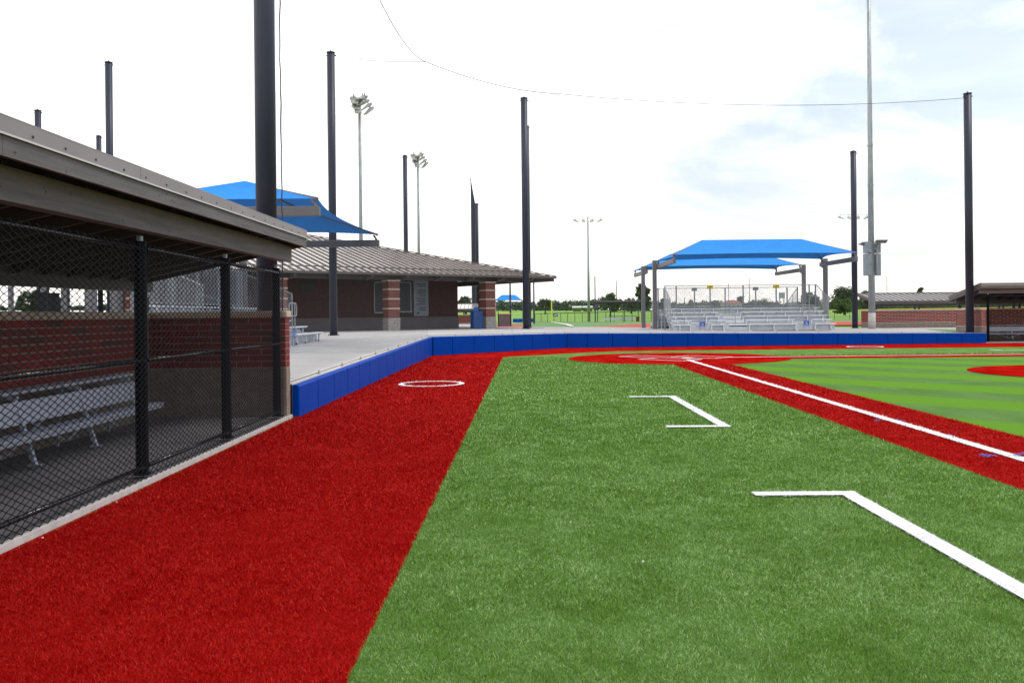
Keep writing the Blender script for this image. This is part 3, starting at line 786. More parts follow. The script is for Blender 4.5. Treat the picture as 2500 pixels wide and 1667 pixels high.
def dugout(loc, rotz, label, L=12.0, faces=(), group=None, near=False):
    t = thing('dugout', label, 'dugout', loc, rotz, group)
    D = 2.45
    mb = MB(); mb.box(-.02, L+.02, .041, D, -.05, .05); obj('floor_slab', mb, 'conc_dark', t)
    mb = MB(); mb.box(-.0, L-.0, -.02, .04, -.02, .055); obj('curb', mb, 'curb', t)
    # walls: mortar core between block base and cap
    for nm, b in (('back_wall', (.02, L-.02, D-.22, D-.02)), ('end_wall', (.02, .22, .02, D-.22)), ('end_wall', (L-.22, L-.02, .02, D-.22))):
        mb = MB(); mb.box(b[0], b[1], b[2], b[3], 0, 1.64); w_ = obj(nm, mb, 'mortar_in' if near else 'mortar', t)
    def blocks(x0, x1, y0, y1, ax):
        n = max(1, round((x1-x0 if ax == 'x' else y1-y0)/.4))
        for r in range(4):
            for i in range(n):
                a = i/n; b = (i+1)/n
                mb = MB(); g = .004; jit = rng.uniform(-.002, .003)
                if ax == 'x': mb.box(x0+(x1-x0)*a+g, x0+(x1-x0)*b-g, y0-jit, y1+jit, r*.2+g+.02, r*.2+.2-g+.02)
                else: mb.box(x0-jit, x1+jit, y0+(y1-y0)*a+g, y0+(y1-y0)*b-g, r*.2+g+.02, r*.2+.2-g+.02)
                yield mb
    mb = MB()
    def join(g):
        allm = MB()
        for m_ in g:
            k = len(allm.v); allm.v += m_.v; allm.f += [tuple(i+k for i in f) for f in m_.f]
        return allm
    obj('block_base', join(blocks(-.004, L+.004, D-.228, D-.012, 'x')), 'block', t)
    obj('block_base', join(blocks(.012, .228, .012, D-.23, 'y')), 'block', t)
    obj('block_base', join(blocks(L-.228, L-.012, .012, D-.23, 'y')), 'block', t)
    # caps
    n = int(L/.8)
    for i in range(n):
        mb = MB(); mb.bbox(L*i/n+.002, L*(i+1)/n-.002, D-.26, D+.02, 1.64, 1.745, .012); obj('cap_stone', mb, 'cap', t)
    for x0 in (-.02, L-.26):
        for i in range(3):
            mb = MB(); y0 = -.01+(D-.252)*i/3; y1 = -.01+(D-.252)*(i+1)/3
            mb.bbox(x0, x0+.28, y0+.002, y1-.002, 1.64, 1.745, .012); obj('cap_stone', mb, 'cap', t)
    # brick veneer
    W = {'back_out': ('x', 0, D-.02, L, 1), 'back_in': ('x', .22, D-.22, L-.44, -1),
         'left_out': ('y', .02, .02, D-.04, -1), 'left_in': ('y', .22, .02, D-.24, 1),
         'right_out': ('y', L-.02, .02, D-.04, 1), 'right_in': ('y', L-.22, .02, D-.24, -1)}
    for k, (ax, x0, y0, ln_, o_) in W.items():
        if k in faces: 
            lim = faces[k] if isinstance(faces, dict) else None
            if lim:
                a, b = lim
                brick_face(t, x0+a, y0, ax, b-a, .84, 8, o_)
                if a > .1: brick_face(t, x0, y0, ax, a, .84, 8, o_, False)
                if ln_-b > .1: brick_face(t, x0+b, y0, ax, ln_-b, .84, 8, o_, False)
            else: brick_face(t, x0, y0, ax, ln_, .84, 8, o_)
        else: brick_face(t, x0, y0, ax, ln_, .84, 8, o_, False)
    for x0 in (.02, L-.22):
        brick_face(t, x0, .02, 'x', .20, .84, 8, -1, True, .2)
    # roof
    oh = .14; v0, v1 = -.24, D+.42
    zt = lambda v: 2.93 - SL*(v-v0)
    mb = MB(); n = int((L+2*oh)/.42); 
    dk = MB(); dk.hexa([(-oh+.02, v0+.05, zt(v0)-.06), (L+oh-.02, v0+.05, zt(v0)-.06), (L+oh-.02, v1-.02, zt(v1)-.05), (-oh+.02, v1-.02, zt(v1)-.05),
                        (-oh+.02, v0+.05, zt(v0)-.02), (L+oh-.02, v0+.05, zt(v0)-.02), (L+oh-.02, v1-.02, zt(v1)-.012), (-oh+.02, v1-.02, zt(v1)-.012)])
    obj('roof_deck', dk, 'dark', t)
    for i in range(n):
        a = -oh+(L+2*oh)*i/n; b = -oh+(L+2*oh)*(i+1)/n
        mb = MB(); mb.hexa([(a, v0+.06, zt(v0)-.018), (b, v0+.06, zt(v0)-.018), (b, v1, zt(v1)-.01), (a, v1, zt(v1)-.01),
                            (a, v0+.06, zt(v0)), (b, v0+.06, zt(v0)), (b, v1, zt(v1)+.006), (a, v1, zt(v1)+.006)])
        p = obj('roof_panel', mb, 'roof_pan', t)
        mb = MB(); mb.hexa([(a-.018, v0+.06, zt(v0)+.002), (a+.018, v0+.06, zt(v0)+.002), (a+.018, v1, zt(v1)+.008), (a-.018, v1, zt(v1)+.008),
                            (a-.014, v0+.06, zt(v0)+.055), (a+.014, v0+.06, zt(v0)+.055), (a+.014, v1, zt(v1)+.06), (a-.014, v1, zt(v1)+.06)])
        obj('seam', mb, 'seam', p)
    # front fascia (timber) with metal flashing above
    nb = max(1, round(L/4.2))
    for i in range(nb):
        a = -oh+(L+2*oh)*i/nb; b = -oh+(L+2*oh)*(i+1)/nb
        mb = MB(); mb.box(a+.002, b-.002, v0, v0+.04, ZF, ZF+.17); obj('fascia_board', mb, 'wood', t)
    nf = max(1, round(L/3.0))
    for i in range(nf):
        a = -oh-.01+(L+2*oh+.02)*i/nf; b = -oh-.01+(L+2*oh+.02)*(i+1)/nf
        mb = MB(); mb.box(a, b-.003, v0-.012+.0015*(i % 2), v0+.05, ZF+.148, 2.975); mb.box(a, b-.003, v0-.012, v0+.06, 2.975, 2.985)
        fl = obj('flashing', mb, 'flash', t)
        mb = MB(); mb.box(a, b-.001, v0-.022, v0-.0135, ZF+.138, ZF+.152); obj('drip_edge', mb, 'flash_edge', fl)
    mb = MB(); k = 0; x_ = 0.15
    while x_ < L:
        mb.tube((x_, v0-.016, ZF+.19), (x_, v0-.004, ZF+.19), .011, 6); x_ += .46 + .1*((k*7) % 3 - 1)*.3; k += 1
    obj('screws', mb, 'knot', t, kind='stuff')
    # rakes at both ends
    for x0 in (-oh-.001, L+oh-.039):
        mb = MB(); mb.hexa([(x0, v0+.045, ZF-.0), (x0+.04, v0+.045, ZF), (x0+.04, v1, ZF-SL*(v1-v0)), (x0, v1, ZF-SL*(v1-v0)),
                            (x0, v0+.045, ZF+.17), (x0+.04, v0+.045, ZF+.17), (x0+.04, v1, ZF+.17-SL*(v1-v0)), (x0, v1, ZF+.17-SL*(v1-v0))])
        obj('rake_board', mb, 'wood', t)
        xm = x0-.012 if x0 < 1 else x0-.004
        mb = MB(); mb.hexa([(xm, v0+.052, ZF+.172), (xm+.056, v0+.052, ZF+.172), (xm+.056, v1+.01, ZF+.172-SL*(v1-v0)), (xm, v1+.01, ZF+.172-SL*(v1-v0)),
                            (xm, v0+.052, 3.0), (xm+.056, v0+.052, 3.0), (xm+.056, v1+.01, 3.0-SL*(v1-v0)), (xm, v1+.01, 3.0-SL*(v1-v0))])
        obj('rake_flashing', mb, 'flash', t)
    mb = MB(); mb.box(-oh+.045, L+oh-.045, v1-.04, v1-.001, ZF-SL*(v1-v0)-.0, ZF+.25-SL*(v1-v0)); obj('rear_fascia', mb, 'brown', t)
    # front beam, rear beam, rafters
    mb = MB(); mb.box(-oh+.06, L+oh-.06, -.01, .13, 2.465, 2.715); obj('front_beam', mb, 'wood', t)
    mb = MB(); mb.box(-oh+.06, L+oh-.06, D-.18, D-.06, 1.99, 2.30); obj('rear_beam', mb, 'brown', t)
    r = .3
    mb0 = MB(); mb0.hexa([(-.02, .135, 2.60), (.02, .135, 2.60), (.02, D-.185, 2.60-SL*D), (-.02, D-.185, 2.60-SL*D),
                          (-.02, .135, zt(.135)-.07), (.02, .135, zt(.135)-.07), (.02, D-.185, zt(D-.185)-.065), (-.02, D-.185, zt(D-.185)-.065)])
    rm = mb0.mesh('rafter', 'brown')
    while r < L:
        obj('rafter', rm, None, t, (r, 0, 0)); r += .61
    # rear posts in pairs
    pm = MB(); pm.box(-.05, .05, -.05, .05, 1.745, 1.99); pm = pm.mesh('post', 'black_steel')
    for x_ in (.12, 3.0, 3.3, 6.0, 8.9, 9.2, L-.12):
        obj('post', pm, None, t, (x_, D-.12, 0))
    return t

D_LEFT = (-3.62, 1.6, 0)
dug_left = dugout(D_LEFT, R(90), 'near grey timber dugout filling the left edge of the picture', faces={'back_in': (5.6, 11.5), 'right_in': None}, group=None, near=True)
dug_right = dugout((23.45, 41.5, 0), 0, 'dugout at the right edge beside the end of the blue pads', faces={'back_in': (0, 3.2), 'left_out': None}, group=None)
dug_back = dugout((37.4, 60.55, 0), R(180), 'dugout seen from behind, pale ribbed roof over a red brick wall', faces={'back_out': (2, 12.0)}, group=None)
dug_far = dugout((-1.9, 92.0, 0), R(180), 'small distant dugout seen through the gap between the brick building and its right column', faces=(), group=None)

for c in dug_left.children:          # its roof climbs a little away from the camera
    if c.name.split('.')[0] in ('roof_deck', 'roof_panel', 'fascia_board', 'flashing', 'screws', 'rake_board', 'rake_flashing', 'rear_fascia', 'front_beam', 'rear_beam', 'rafter'):
        c.location.z += .007*c.location.x
        c.rotation_euler = (0, -.007, 0)
# knots on the timber of the near dugout
mb = MB()
for k in range(46):
    u = rng.uniform(4, 12); zz = rng.choice([rng.uniform(ZF+.02, ZF+.15), rng.uniform(2.48, 2.64)])
    vv = -.2405 if zz > 2.7 else -.0105
    a, b = rng.uniform(.006, .016), rng.uniform(.005, .012)
    mb.poly([(u+a*math.cos(t), vv-.001, zz+b*math.sin(t)) for t in np.linspace(0, 2*math.pi, 9)[:-1]])
obj('knots', mb, 'knot', dug_left, kind='stuff').rotation_euler = (0, -.007, 0)

# chain-link fence in front of a dugout
def wire_mesh(L_, z0, z1, c=.058, r=.0042, y=0, dense=True):
    mb = MB(); n = int(L_/c); m_ = int((z1-z0)/(c/2))
    V, Fc = [], []
    for i in range(n):
        prev = None
        for j in range(m_+1):
            side = (j+i) % 2
            x_ = (i+(1 if (j % 2) else 0))*c if i % 2 == 0 else (i+(0 if (j % 2) else 1))*c
            yy = y + (.004 if (j % 2) else -.004)
            p = Vector((x_, yy, z0+j*c/2))
            if prev is not None: mb.tube(prev, p, r, 3, cap=False)
            prev = p
    return mb
def dugout_fence(loc, rotz, label, L_=11.4, posts=(), y=.0, wm=None):
    t = thing('chain_link_fence', label, 'fence', loc, rotz)
    obj('wire_mesh', wm, None, t, (0, -.088, 0))
    for x_ in posts:
        mb = MB(); mb.tube((x_, 0, .085), (x_, 0, 2.40), .062, 14); mb.tube((x_, 0, .085), (x_, 0, .1), .085, 14); mb.tube((x_, 0, 2.40), (x_, 0, 2.415), .066, 14)
        p = obj('post', mb, 'black_fence', t, smooth=False)
        mb = MB(); mb.box(x_-.028, x_+.028, -.02, .02, 2.415, 2.47); obj('post_bracket', mb, 'galv_box', p)
    for z, nm in ((2.34, 'top_rail'), (1.225, 'middle_rail'), (.17, 'bottom_rail')):
        for a, b in zip(posts[:-1], posts[1:]):
            mb = MB(); mb.tube((a+.06, -.045, z), (b-.06, -.045, z), .021, 10); obj(nm, mb, 'rail', t, smooth=True)
    return t
wm = wire_mesh(11.62, .06, 2.40).mesh('wire_mesh', 'black_fence')
posts_l = (.25, 1.9, 4.2, 6.73, 9.2, 11.52)
fence_left = dugout_fence((-3.72, 1.6, 0), R(90), 'black chain-link fence closing the front of the near left dugout', posts=posts_l, wm=wm)
fence_right = dugout_fence((23.45+.25, 41.5-.0, 0), 0, 'black chain-link fence before the bench of the dugout at the right edge', posts=(.05, 2.5, 5, 7.5, 10, 11.55), wm=wm)

def bench(loc, rotz, label, L_=4.6, n=4):
    t = thing('bench', label, 'bench', loc, rotz, 'aluminium player benches')
    mb = MB(); mb.bbox(0, L_, -.13, .13, .33, .37, .01); mb.box(.01, L_-.01, -.128, -.118, .30, .33); obj('seat', mb, 'bench', t)
    mb = MB(); mb.hexa([(0, .16, .44), (L_, .16, .44), (L_, .185, .44), (0, .185, .44), (0, .21, .68), (L_, .21, .68), (L_, .235, .68), (0, .235, .68)]); obj('backrest', mb, 'bench', t)
    mb = MB(); mb.bbox(0, L_, .30, .58, .74, .78, .01); obj('shelf', mb, 'bench', t)
    for i in range(n):
        x_ = .35+(L_-.7)*i/(n-1)
        mb = MB(); mb.beam((x_, .02, 0), (x_, .24, .70), .045, .045, (1, 0, 0)); mb.beam((x_, .50, 0), (x_, .44, .74), .035, .035, (1, 0, 0))
        mb.box(x_-.02, x_+.02, -.12, .14, .295, .328); mb.box(x_-.02, x_+.02, .2, .5, .70, .738); mb.box(x_-.04, x_+.04, -.03, .08, 0, .012)
        obj('leg', mb, 'bench', t)
    for i in range(n-1):
        a = .35+(L_-.7)*i/(n-1); b = .35+(L_-.7)*(i+1)/(n-1)
        mb = MB(); mb.beam((a, .36, .08), (b, .36, .62), .03, .01, (0, 1, 0)); obj('brace', mb, 'bench', t)
        mb = MB(); mb.beam((a, .375, .62), (b, .375, .08), .03, .01, (0, 1, 0)); obj('brace', mb, 'bench', t)
    return t
bench_l = bench((-5.10, 7.25, .086), R(90), 'silver aluminium bench with backrest inside the near left dugout')
bench_l2 = bench((-5.10, 2.3, .086), R(90), 'second silver bench at the camera end of the near left dugout')
bench_r = bench((24.0, 42.9, .086), 0, 'silver bench behind the fence of the dugout at the right edge', L_=5.2)

# ================================================================== SHADE CANOPIES
def canopy(loc, rotz, label, L_=10.9, D=5.4, hs=1.0, zr=None):
    t = thing('shade_canopy', label, 'shade canopy', loc, rotz, 'blue shade canopies over the bleachers')
    zc = 4.42*hs; zr = zr or 5.50*hs
    for x_ in (0, L_):
        mb = MB(); mb.bbox(x_-.125, x_+.125, -.125, .125, 0, 4.45*hs, .012); p = obj('post', mb, 'canopy_steel', t)
        mb = MB(); mb.box(x_-.22, x_+.22, -.22, .22, 0, .02); obj('base_plate', mb, 'canopy_steel', p)
        k = .235 if x_ == 0 else -.235
        mb = MB(); mb.bbox(x_+k-.09, x_+k+.09, -D-.05, .16, 3.93*hs, 4.20*hs, .01); a = obj('arm', mb, 'canopy_steel', t)
        mb = MB(); mb.box(x_+k*.5-.02-.06, x_+k*.5+.02+.06, -.17, .17, 3.86*hs, 4.26*hs); obj('clamp_plate', mb, 'canopy_steel', a)
        for y_ in (-D+.05, .0):
            mb = MB(); mb.beam((x_+k, y_, 4.2*hs), (x_+k, y_+(.12 if y_ < -1 else -.12), zc-.02), .07, .10, (1, 0, 0)); mb.tube((x_+k-.09, y_, zc), (x_+k+.09, y_, zc), .045, 8)
            obj('corner_bracket', mb, 'canopy_steel', a)
    rx0, rx1, ry = D*.46, L_-D*.46, -D/2
    cor = [Vector((.2, -D, zc)), Vector((L_-.2, -D, zc)), Vector((L_-.2, .05, zc)), Vector((.2, .05, zc))]
    rid = [Vector((rx0, ry, zr)), Vector((rx1, ry, zr))]
    # hip and ridge pipes
    for c, r_ in zip(cor, (rid[0], rid[1], rid[1], rid[0])):
        mb = MB(); mb.tube(c, r_-Vector((0, 0, .06)), .035, 8); obj('hip_rafter', mb, 'canopy_steel', t)
    mb = MB(); mb.tube(rid[0]-Vector((0, 0, .06)), rid[1]-Vector((0, 0, .06)), .035, 8); obj('ridge_pipe', mb, 'canopy_steel', t)
    mb = MB()
    def patch(c0, c1, r0, r1, inward, sag):
        n, m_ = 22, 8; rings = []
        for j in range(m_+1):
            v = j/m_; row = []
            for i in range(n+1):
                u = i/n
                e = c0.lerp(c1, u) + inward*sag*math.sin(math.pi*u); r_ = r0.lerp(r1, u)
                e.z += sag*.16*math.sin(math.pi*u)
                p = e.lerp(r_, v); p.z -= .10*math.sin(math.pi*v)*math.sin(math.pi*u)
                row.append(p)
            rings.append(row)
        mb.loft(rings)
    patch(cor[0], cor[1], rid[0], rid[1], Vector((0, 1, 0)), .50*L_/10.9)
    patch(cor[1], cor[2], rid[1], rid[1], Vector((-1, 0, 0)), .45*L_/10.9)
    patch(cor[2], cor[3], rid[1], rid[0], Vector((0, -1, 0)), .50*L_/10.9)
    patch(cor[3], cor[0], rid[0], rid[0], Vector((1, 0, 0)), .45*L_/10.9)
    obj('fabric', mb, 'fabric', t, smooth=False)
    return t
pR = (9.25, 53.8); can_f = canopy((pR[0], pR[1], HC(*pR)-.01), 0, 'larger-looking front blue shade canopy above the silver bleacher', L_=11.05)
can_b = canopy((20.55, 58.5, HC(20.5, 58.5)), R(180), 'rear blue shade canopy partly hidden behind the front one, arms reaching away', L_=11.3)
can_l = canopy((-10.65, 22.4, HC(-10.6, 22)-.03), R(90), 'blue shade canopy rising behind the near left dugout roof and big black pole', L_=10.6, hs=.965, zr=5.14)
pf = GT(1296, 788)
can_far = canopy((-3.2, 150, TER(-3, 150)), 0, 'tiny blue shade canopy far off beyond the porch posts', L_=5.2, D=3.0, hs=.92)

# ================================================================== BLEACHERS
def mesh_panel(poly, r=.004, c=.075, y=0):
    """diagonal wires clipped to a convex polygon in x,z"""
    mb = MB(); cx = [p[0] for p in poly]; cz = [p[1] for p in poly]
    x0, x1, z0, z1 = min(cx), max(cx), min(cz), max(cz)
    step = c; n = int((x1-x0+z1-z0)/step)+2
    for s in (1, -1):
        for k in range(-2, n+2):
            off = (x0-(z1-z0)+k*step) if s == 1 else (x0+k*step)
            p0 = Vector((off, z0)); d = Vector((1, 1)) if s == 1 else Vector((-1, 1)); t0, t1 = 0.0, (z1-z0)
            ok = True
            m_ = len(poly)
            area = sum(poly[i][0]*poly[(i+1) % m_][1]-poly[(i+1) % m_][0]*poly[i][1] for i in range(m_))
            for i in range(m_):
                a = Vector(poly[i]); b = Vector(poly[(i+1) % m_]); e = b-a; nrm = Vector((-e.y, e.x)) * (1 if area > 0 else -1)
                den = nrm.dot(d); num = nrm.dot(a-p0)
                if abs(den) < 1e-9:
                    if num > 0: ok = False
                elif den > 0: t0 = max(t0, num/den)
                else: t1 = min(t1, num/den)
            if ok and t1-t0 > .02:
                a, b = p0+d*t0, p0+d*t1
                mb.tube((a.x, y, a.y), (b.x, y, b.y), r, 3, cap=False)
    return mb
def rot_yz(mb, x_):     # turn an (x,z) panel into a (y,z) panel at x = x_
    mb.v = [(x_+v[1], v[0], v[2]) for v in mb.v]; return mb
def wheel_sign(t):
    s = obj('access_sign', MB().box(-.14, .14, -.006, .006, -.13, .13), 'sign_blue', t)
    mb = MB()
    def seg(a, b, w_): mb.beam((a[0], -.0085, a[1]), (b[0], -.0085, b[1]), .003, w_, (0, 0, 1) if abs(a[0]-b[0]) > abs(a[1]-b[1]) else (1, 0, 0))
    n = 14
    for i in range(n):
        a0 = R(-200+230*i/n); a1 = R(-200+230*(i+1)/n); r0, r1 = .048, .062; cx, cz = -.012, -.035
        mb.poly([(cx+r0*math.cos(a0), -.008, cz+r0*math.sin(a0)), (cx+r1*math.cos(a0), -.008, cz+r1*math.sin(a0)), (cx+r1*math.cos(a1), -.008, cz+r1*math.sin(a1)), (cx+r0*math.cos(a1), -.008, cz+r0*math.sin(a1))])
    mb.poly([(-.012+.016*math.cos(a), -.008, .088+.016*math.sin(a)) for a in np.linspace(0, 6.283, 11)[:-1]])
    mb.box(-.022, -.006, -.0095, -.0065, -.02, .068); mb.box(-.0055, .035, -.0095, -.0065, .018, .030)
    mb.box(-.0055, .045, -.0095, -.0065, -.03, -.017); mb.beam((.04, -.008, -.024), (.065, -.008, -.08), .003, .013, (1, 0, 0)); mb.box(.066, .09, -.0095, -.0065, -.086, -.075)
    obj('wheelchair_symbol', mb, 'white', s)
    return s
def bleacher(loc, rotz, label, L_=9.2, rows=None, loops=(1.6, 7.5)):
    t = thing('bleacher', label, 'bleacher', loc, rotz, 'aluminium bleachers beside the backstop')
    rows = rows or [[(0, .98), (2.1, 2.9), (4.25, 7.0), (8.0, 9.2)], [(0, 1.15), (2.2, 3.1), (4.3, 7.05), (8.1, 9.2)], [(0, 2.9), (4.4, 9.2)], [(0, 3.0), (4.35, 9.2)], [(0, 9.2)]]
    tr, ri = .61, .235
    for k, segs in enumerate(rows):
        for a, b in segs:
            mb = MB(); mb.bbox(a, b, tr*k, tr*k+.25, .34+ri*k, .385+ri*k, .006); obj('seat_plank', mb, 'alum', t)
    for k in range(1, 5):
        mb = MB()
        mb.bbox(0, L_, tr*k-.335, tr*k-.085, ri*k-.03, ri*k+.01, .005); mb.bbox(0, L_, tr*k-.08, tr*k+.12, ri*k-.03, ri*k+.012, .005)
        obj('foot_board', mb, 'alum', t)
    for k in range(0, 5):
        mb = MB(); z1 = .03+ri*k; 
        mb.box(.0, L_, tr*(k+1)-.352+(-.0), tr*(k+1)-.338, ri*k+.015, ri*(k+1)-.034); 
        if k < 4: obj('riser_board', mb, 'alum_dull', t)
        mb = MB(); mb.box(.0 if k > 1 else 0, L_ if k > 1 else L_, tr*k+.262, tr*k+.274, ri*k+.11, ri*k+.30)
        if k >= 2: obj('riser_board', mb, 'alum_dull', t)
    mb = MB(); mb.box(0, L_, -.02+.28, .292, .10, .335)
    obj('riser_board', mb, 'alum_dull', t)
    # aisle half steps
    for k in (1, 2, 3):
        mb = MB(); mb.bbox(3.15, 4.2, tr*k-.36, tr*k-.15, ri*k+.09-.02, ri*k+.13, .005); mb.box(3.17, 4.18, tr*k-.35, tr*k-.34, ri*k+.012, ri*k+.068); obj('aisle_step', mb, 'alum', t)
    # frames
    for x_ in (.35, .95, 2.15, 2.85, 4.3, 5.7, 6.95, 8.05, 8.95):
        mb = MB()
        for k in range(5): mb.box(x_-.025, x_+.025, tr*k+.10, tr*k+.15, (0 if k == 0 else ri*k+.013), .338+ri*k)
        for k in range(5): mb.box(x_-.07, x_+.07, tr*k+.02, tr*k+.23, .318+ri*k, .338+ri*k)
        mb.beam((x_, .1, .05), (x_, 3.0, 1.0), .05, .06); mb.box(x_-.025, x_+.025, -.05, 3.1, .0, .045)
        mb.box(x_-.025, x_+.025, 1.55, 1.6, .046, .50); mb.box(x_-.025, x_+.025, 2.95, 3.0, .046, 1.0)
        mb.box(x_-.08, x_+.08, -.08, .08, 0, .02)
        obj('frame', mb, 'alum', t)
    # guard rail at the back
    yb = 3.12
    for x_ in (.06, .75, 2.8, 4.8, 6.8, 8.8, L_-.02):
        mb = MB(); mb.box(x_-.035, x_+.035, yb-.035, yb+.035, 0, 2.69); obj('guard_post', mb, 'galv_box', t)
    for z in (2.69, 1.42):
        mb = MB(); mb.tube((.02, yb-.06, z), (L_, yb-.06, z), .024, 8); obj('guard_rail', mb, 'galv', t)
    obj('guard_mesh', mesh_panel([(.05, 1.42), (L_-.02, 1.42), (L_-.02, 2.67), (.05, 2.67)], y=yb-.07), 'wire', t)
    for x_ in (2.8, 6.8):
        s = obj('warning_sign', MB().box(x_-.16, x_+.16, yb-.10, yb-.092, 2.50, 2.72), 'yellow', t)
        mb = MB(); mb.poly([(x_+.02, yb-.101, 2.56), (x_+.07, yb-.101, 2.64), (x_-.03, yb-.101, 2.63)]); mb.box(x_-.06, x_-.03, yb-.103, yb-.1005, 2.54, 2.60); obj('pictogram', mb, 'knot', s)
        obj('sign_back', MB().box(x_-.16, x_+.16, yb+.04, yb+.048, 2.50, 2.72), 'galv_box', t)
    for x_ in (.03, L_+.03):
        pl_ = [(1.2, .40), (3.1, .95), (3.1, 2.66), (1.2, 1.84)]
        obj('guard_mesh', rot_yz(mesh_panel(pl_, r=.0035), x_), 'wire', t)
        mb = MB(); mb.path([(x_, 3.1, 2.68), (x_, 1.2, 1.85), (x_, 1.2, .30)], .024, 8); mb.path([(x_, 1.2, .4), (x_, 3.1, .95)], .02, 8); obj('side_rail', mb, 'galv', t)
        mb = MB(); mb.tube((x_, 2.1, .6), (x_, 2.1, 2.2), .02, 8); obj('side_post', mb, 'galv', t)
        mb = MB(); mb.beam((x_+.02, 1.3, .05), (x_+.02, 2.6, .8), .03, .05); obj('side_brace', mb, 'alum', t)
    # wheelchair space barriers
    for c in loops:
        pts = []; w2, z0, z1, rr = .47, 1.00, 1.42, .13
        for (qx, qz, a0) in ((w2-rr, z1-rr, 0), (-w2+rr, z1-rr, 90), (-w2+rr, z0+rr, 180), (w2-rr, z0+rr, 270)):
            for i in range(5): a = R(a0+90*i/4); pts.append((c+qx+rr*math.cos(a), .02, qz+rr*math.sin(a)))
        pts.append(pts[0])
        mb = MB(); mb.path(pts, .021, 6)
        for dx_ in (-.16, .16): mb.tube((c+dx_, .0, 0), (c+dx_, .0, 1.42), .021, 8)
        b_ = obj('barrier_rail', mb, 'galv', t)
        s = wheel_sign(t); s.location = (c, -.035, .42)
    # aisle hand rails
    mb = MB(); mb.path([(3.67, .75, .0+.25), (3.67, .75, .90), (3.67, 2.0, 1.42), (3.67, 2.0, .95)], .021, 8); obj('hand_rail', mb, 'galv', t)
    mb = MB(); mb.path([(3.73, 1.5, .7), (3.73, 1.5, 1.28), (3.73, 2.75, 1.78), (3.73, 2.75, 1.2)], .021, 8); obj('hand_rail', mb, 'galv', t)
    return t
bl_f = bleacher((9.2, 47.2, HC(13, 48)-.0), 0, 'front silver bleacher facing the field below the blue canopy, with yellow signs on its rail')
bl_b = bleacher((18.75, 57.5, HC(14, 57)), R(180), 'rear silver bleacher facing away, its rail showing behind the front bleacher')
bl_l = bleacher((-7.2, 22.55, HC(-7.2, 27)), R(90), 'silver bleacher behind the near left dugout, its end showing past the brick pier', rows=[[(0, .98), (2.1, 4.2), (5.4, 6.85), (7.0, 9.2)], [(0, 4.2), (6.9, 9.2)], [(0, 9.2)], [(0, 9.2)], [(0, 9.2)]], loops=(4.85,))

# ================================================================== NET POLES, NET, CABLES
def pole_at(px, pybase, pytop, r, label, Y=None, zb=None, name='net_pole', extra=None):
    if Y is None:
        b = GC(px[0], pybase); Y = b.y
    b = P(px[0], 800, Y); zb = HC(b.x, Y) if zb is None else zb
    top = P(px[1], pytop, Y).z
    t = thing(name, label, 'pole', (b.x, Y, zb), 0, 'black steel net poles')
    H = top-zb
    mb = MB(); mb.tube((0, 0, 0), (0, 0, H), r, 28); obj('shaft', mb, 'black_steel', t, smooth=False)
    mb = MB(); mb.tube((0, 0, H+.001), (0, 0, H+.03), r*1.12, 24); mb.tube((0, 0, H+.031), (0, 0, H+.12), .035, 8); mb.tube((-r*1.2, 0, H-.12), (r*1.35, 0, H-.12), .03, 8); obj('pole_cap', mb, 'black_steel', t)

    if zb > .4: 
        mb = MB(); mb.tube((0, 0, 0), (0, 0, .02), r*1.45, 24); [mb.tube((r*1.28*math.cos(a), r*1.28*math.sin(a), .02), (r*1.28*math.cos(a), r*1.28*math.sin(a), .08), .018, 6) for a in (.4, 1.97, 3.54, 5.11)]; obj('base_plate', mb, 'black_steel', t)
    for f in t.children:
        if f.name.startswith('shaft'): f.data.polygons.foreach_set('use_smooth', [len(p.vertices) == 4 for p in f.data.polygons])
    return t, Vector((b.x, Y, top))
b1_ = P(653, 500, 14.9)
t, _ = pole_at((653, 653), 0, -650, .182, 'thickest black pole, standing just behind the near left dugout roof', Y=14.9)
P1T = Vector((b1_.x+.15, 14.9, 12.7))
t, P2T = pole_at((814.5, 816.5), 819, 130, .18, 'tall black pole standing on the concourse before the brick building', zb=None)
t, P3T = pole_at((1285, 1282), 803, 241, .215, 'black pole in the middle, in front of the roof corner of the brick building')
t, _ = pole_at((1292, 1290), 799.3, 309, .15, 'thin black pole almost hidden behind the middle black pole', Y=61)
t, P4T = pole_at((2368, 2362.5), 813.5, 230, .185, 'black pole at the right end of the blue pads by the right dugout', Y=41.9)
t, P5T = pole_at((2087.5, 2081.5), 799.5, 371, .19, 'black pole right of the front blue canopy beside the silver light pole', Y=57)
t, _ = pole_at((272, 270), 0, 154, .18, 'tallest black pole above the left dugout roof', Y=43, zb=.7)
t, _ = pole_at((98, 97), 0, 271, .18, 'leftmost black pole, its top just above the dugout roof', Y=49, zb=.7)
t, _ = pole_at((246, 245), 0, 333, .18, 'short-looking black pole top beside the tallest pole over the left dugout', Y=61, zb=.7)
t, _ = pole_at((993, 993), 0, 381, .19, 'black pole rising behind the brick building roof beside a twin-armed light', Y=73, zb=.7)
t, _ = pole_at((1166, 1166), 0, 498, .24, 'black pole behind the roof next to the leaning spike', Y=98, zb=.5)
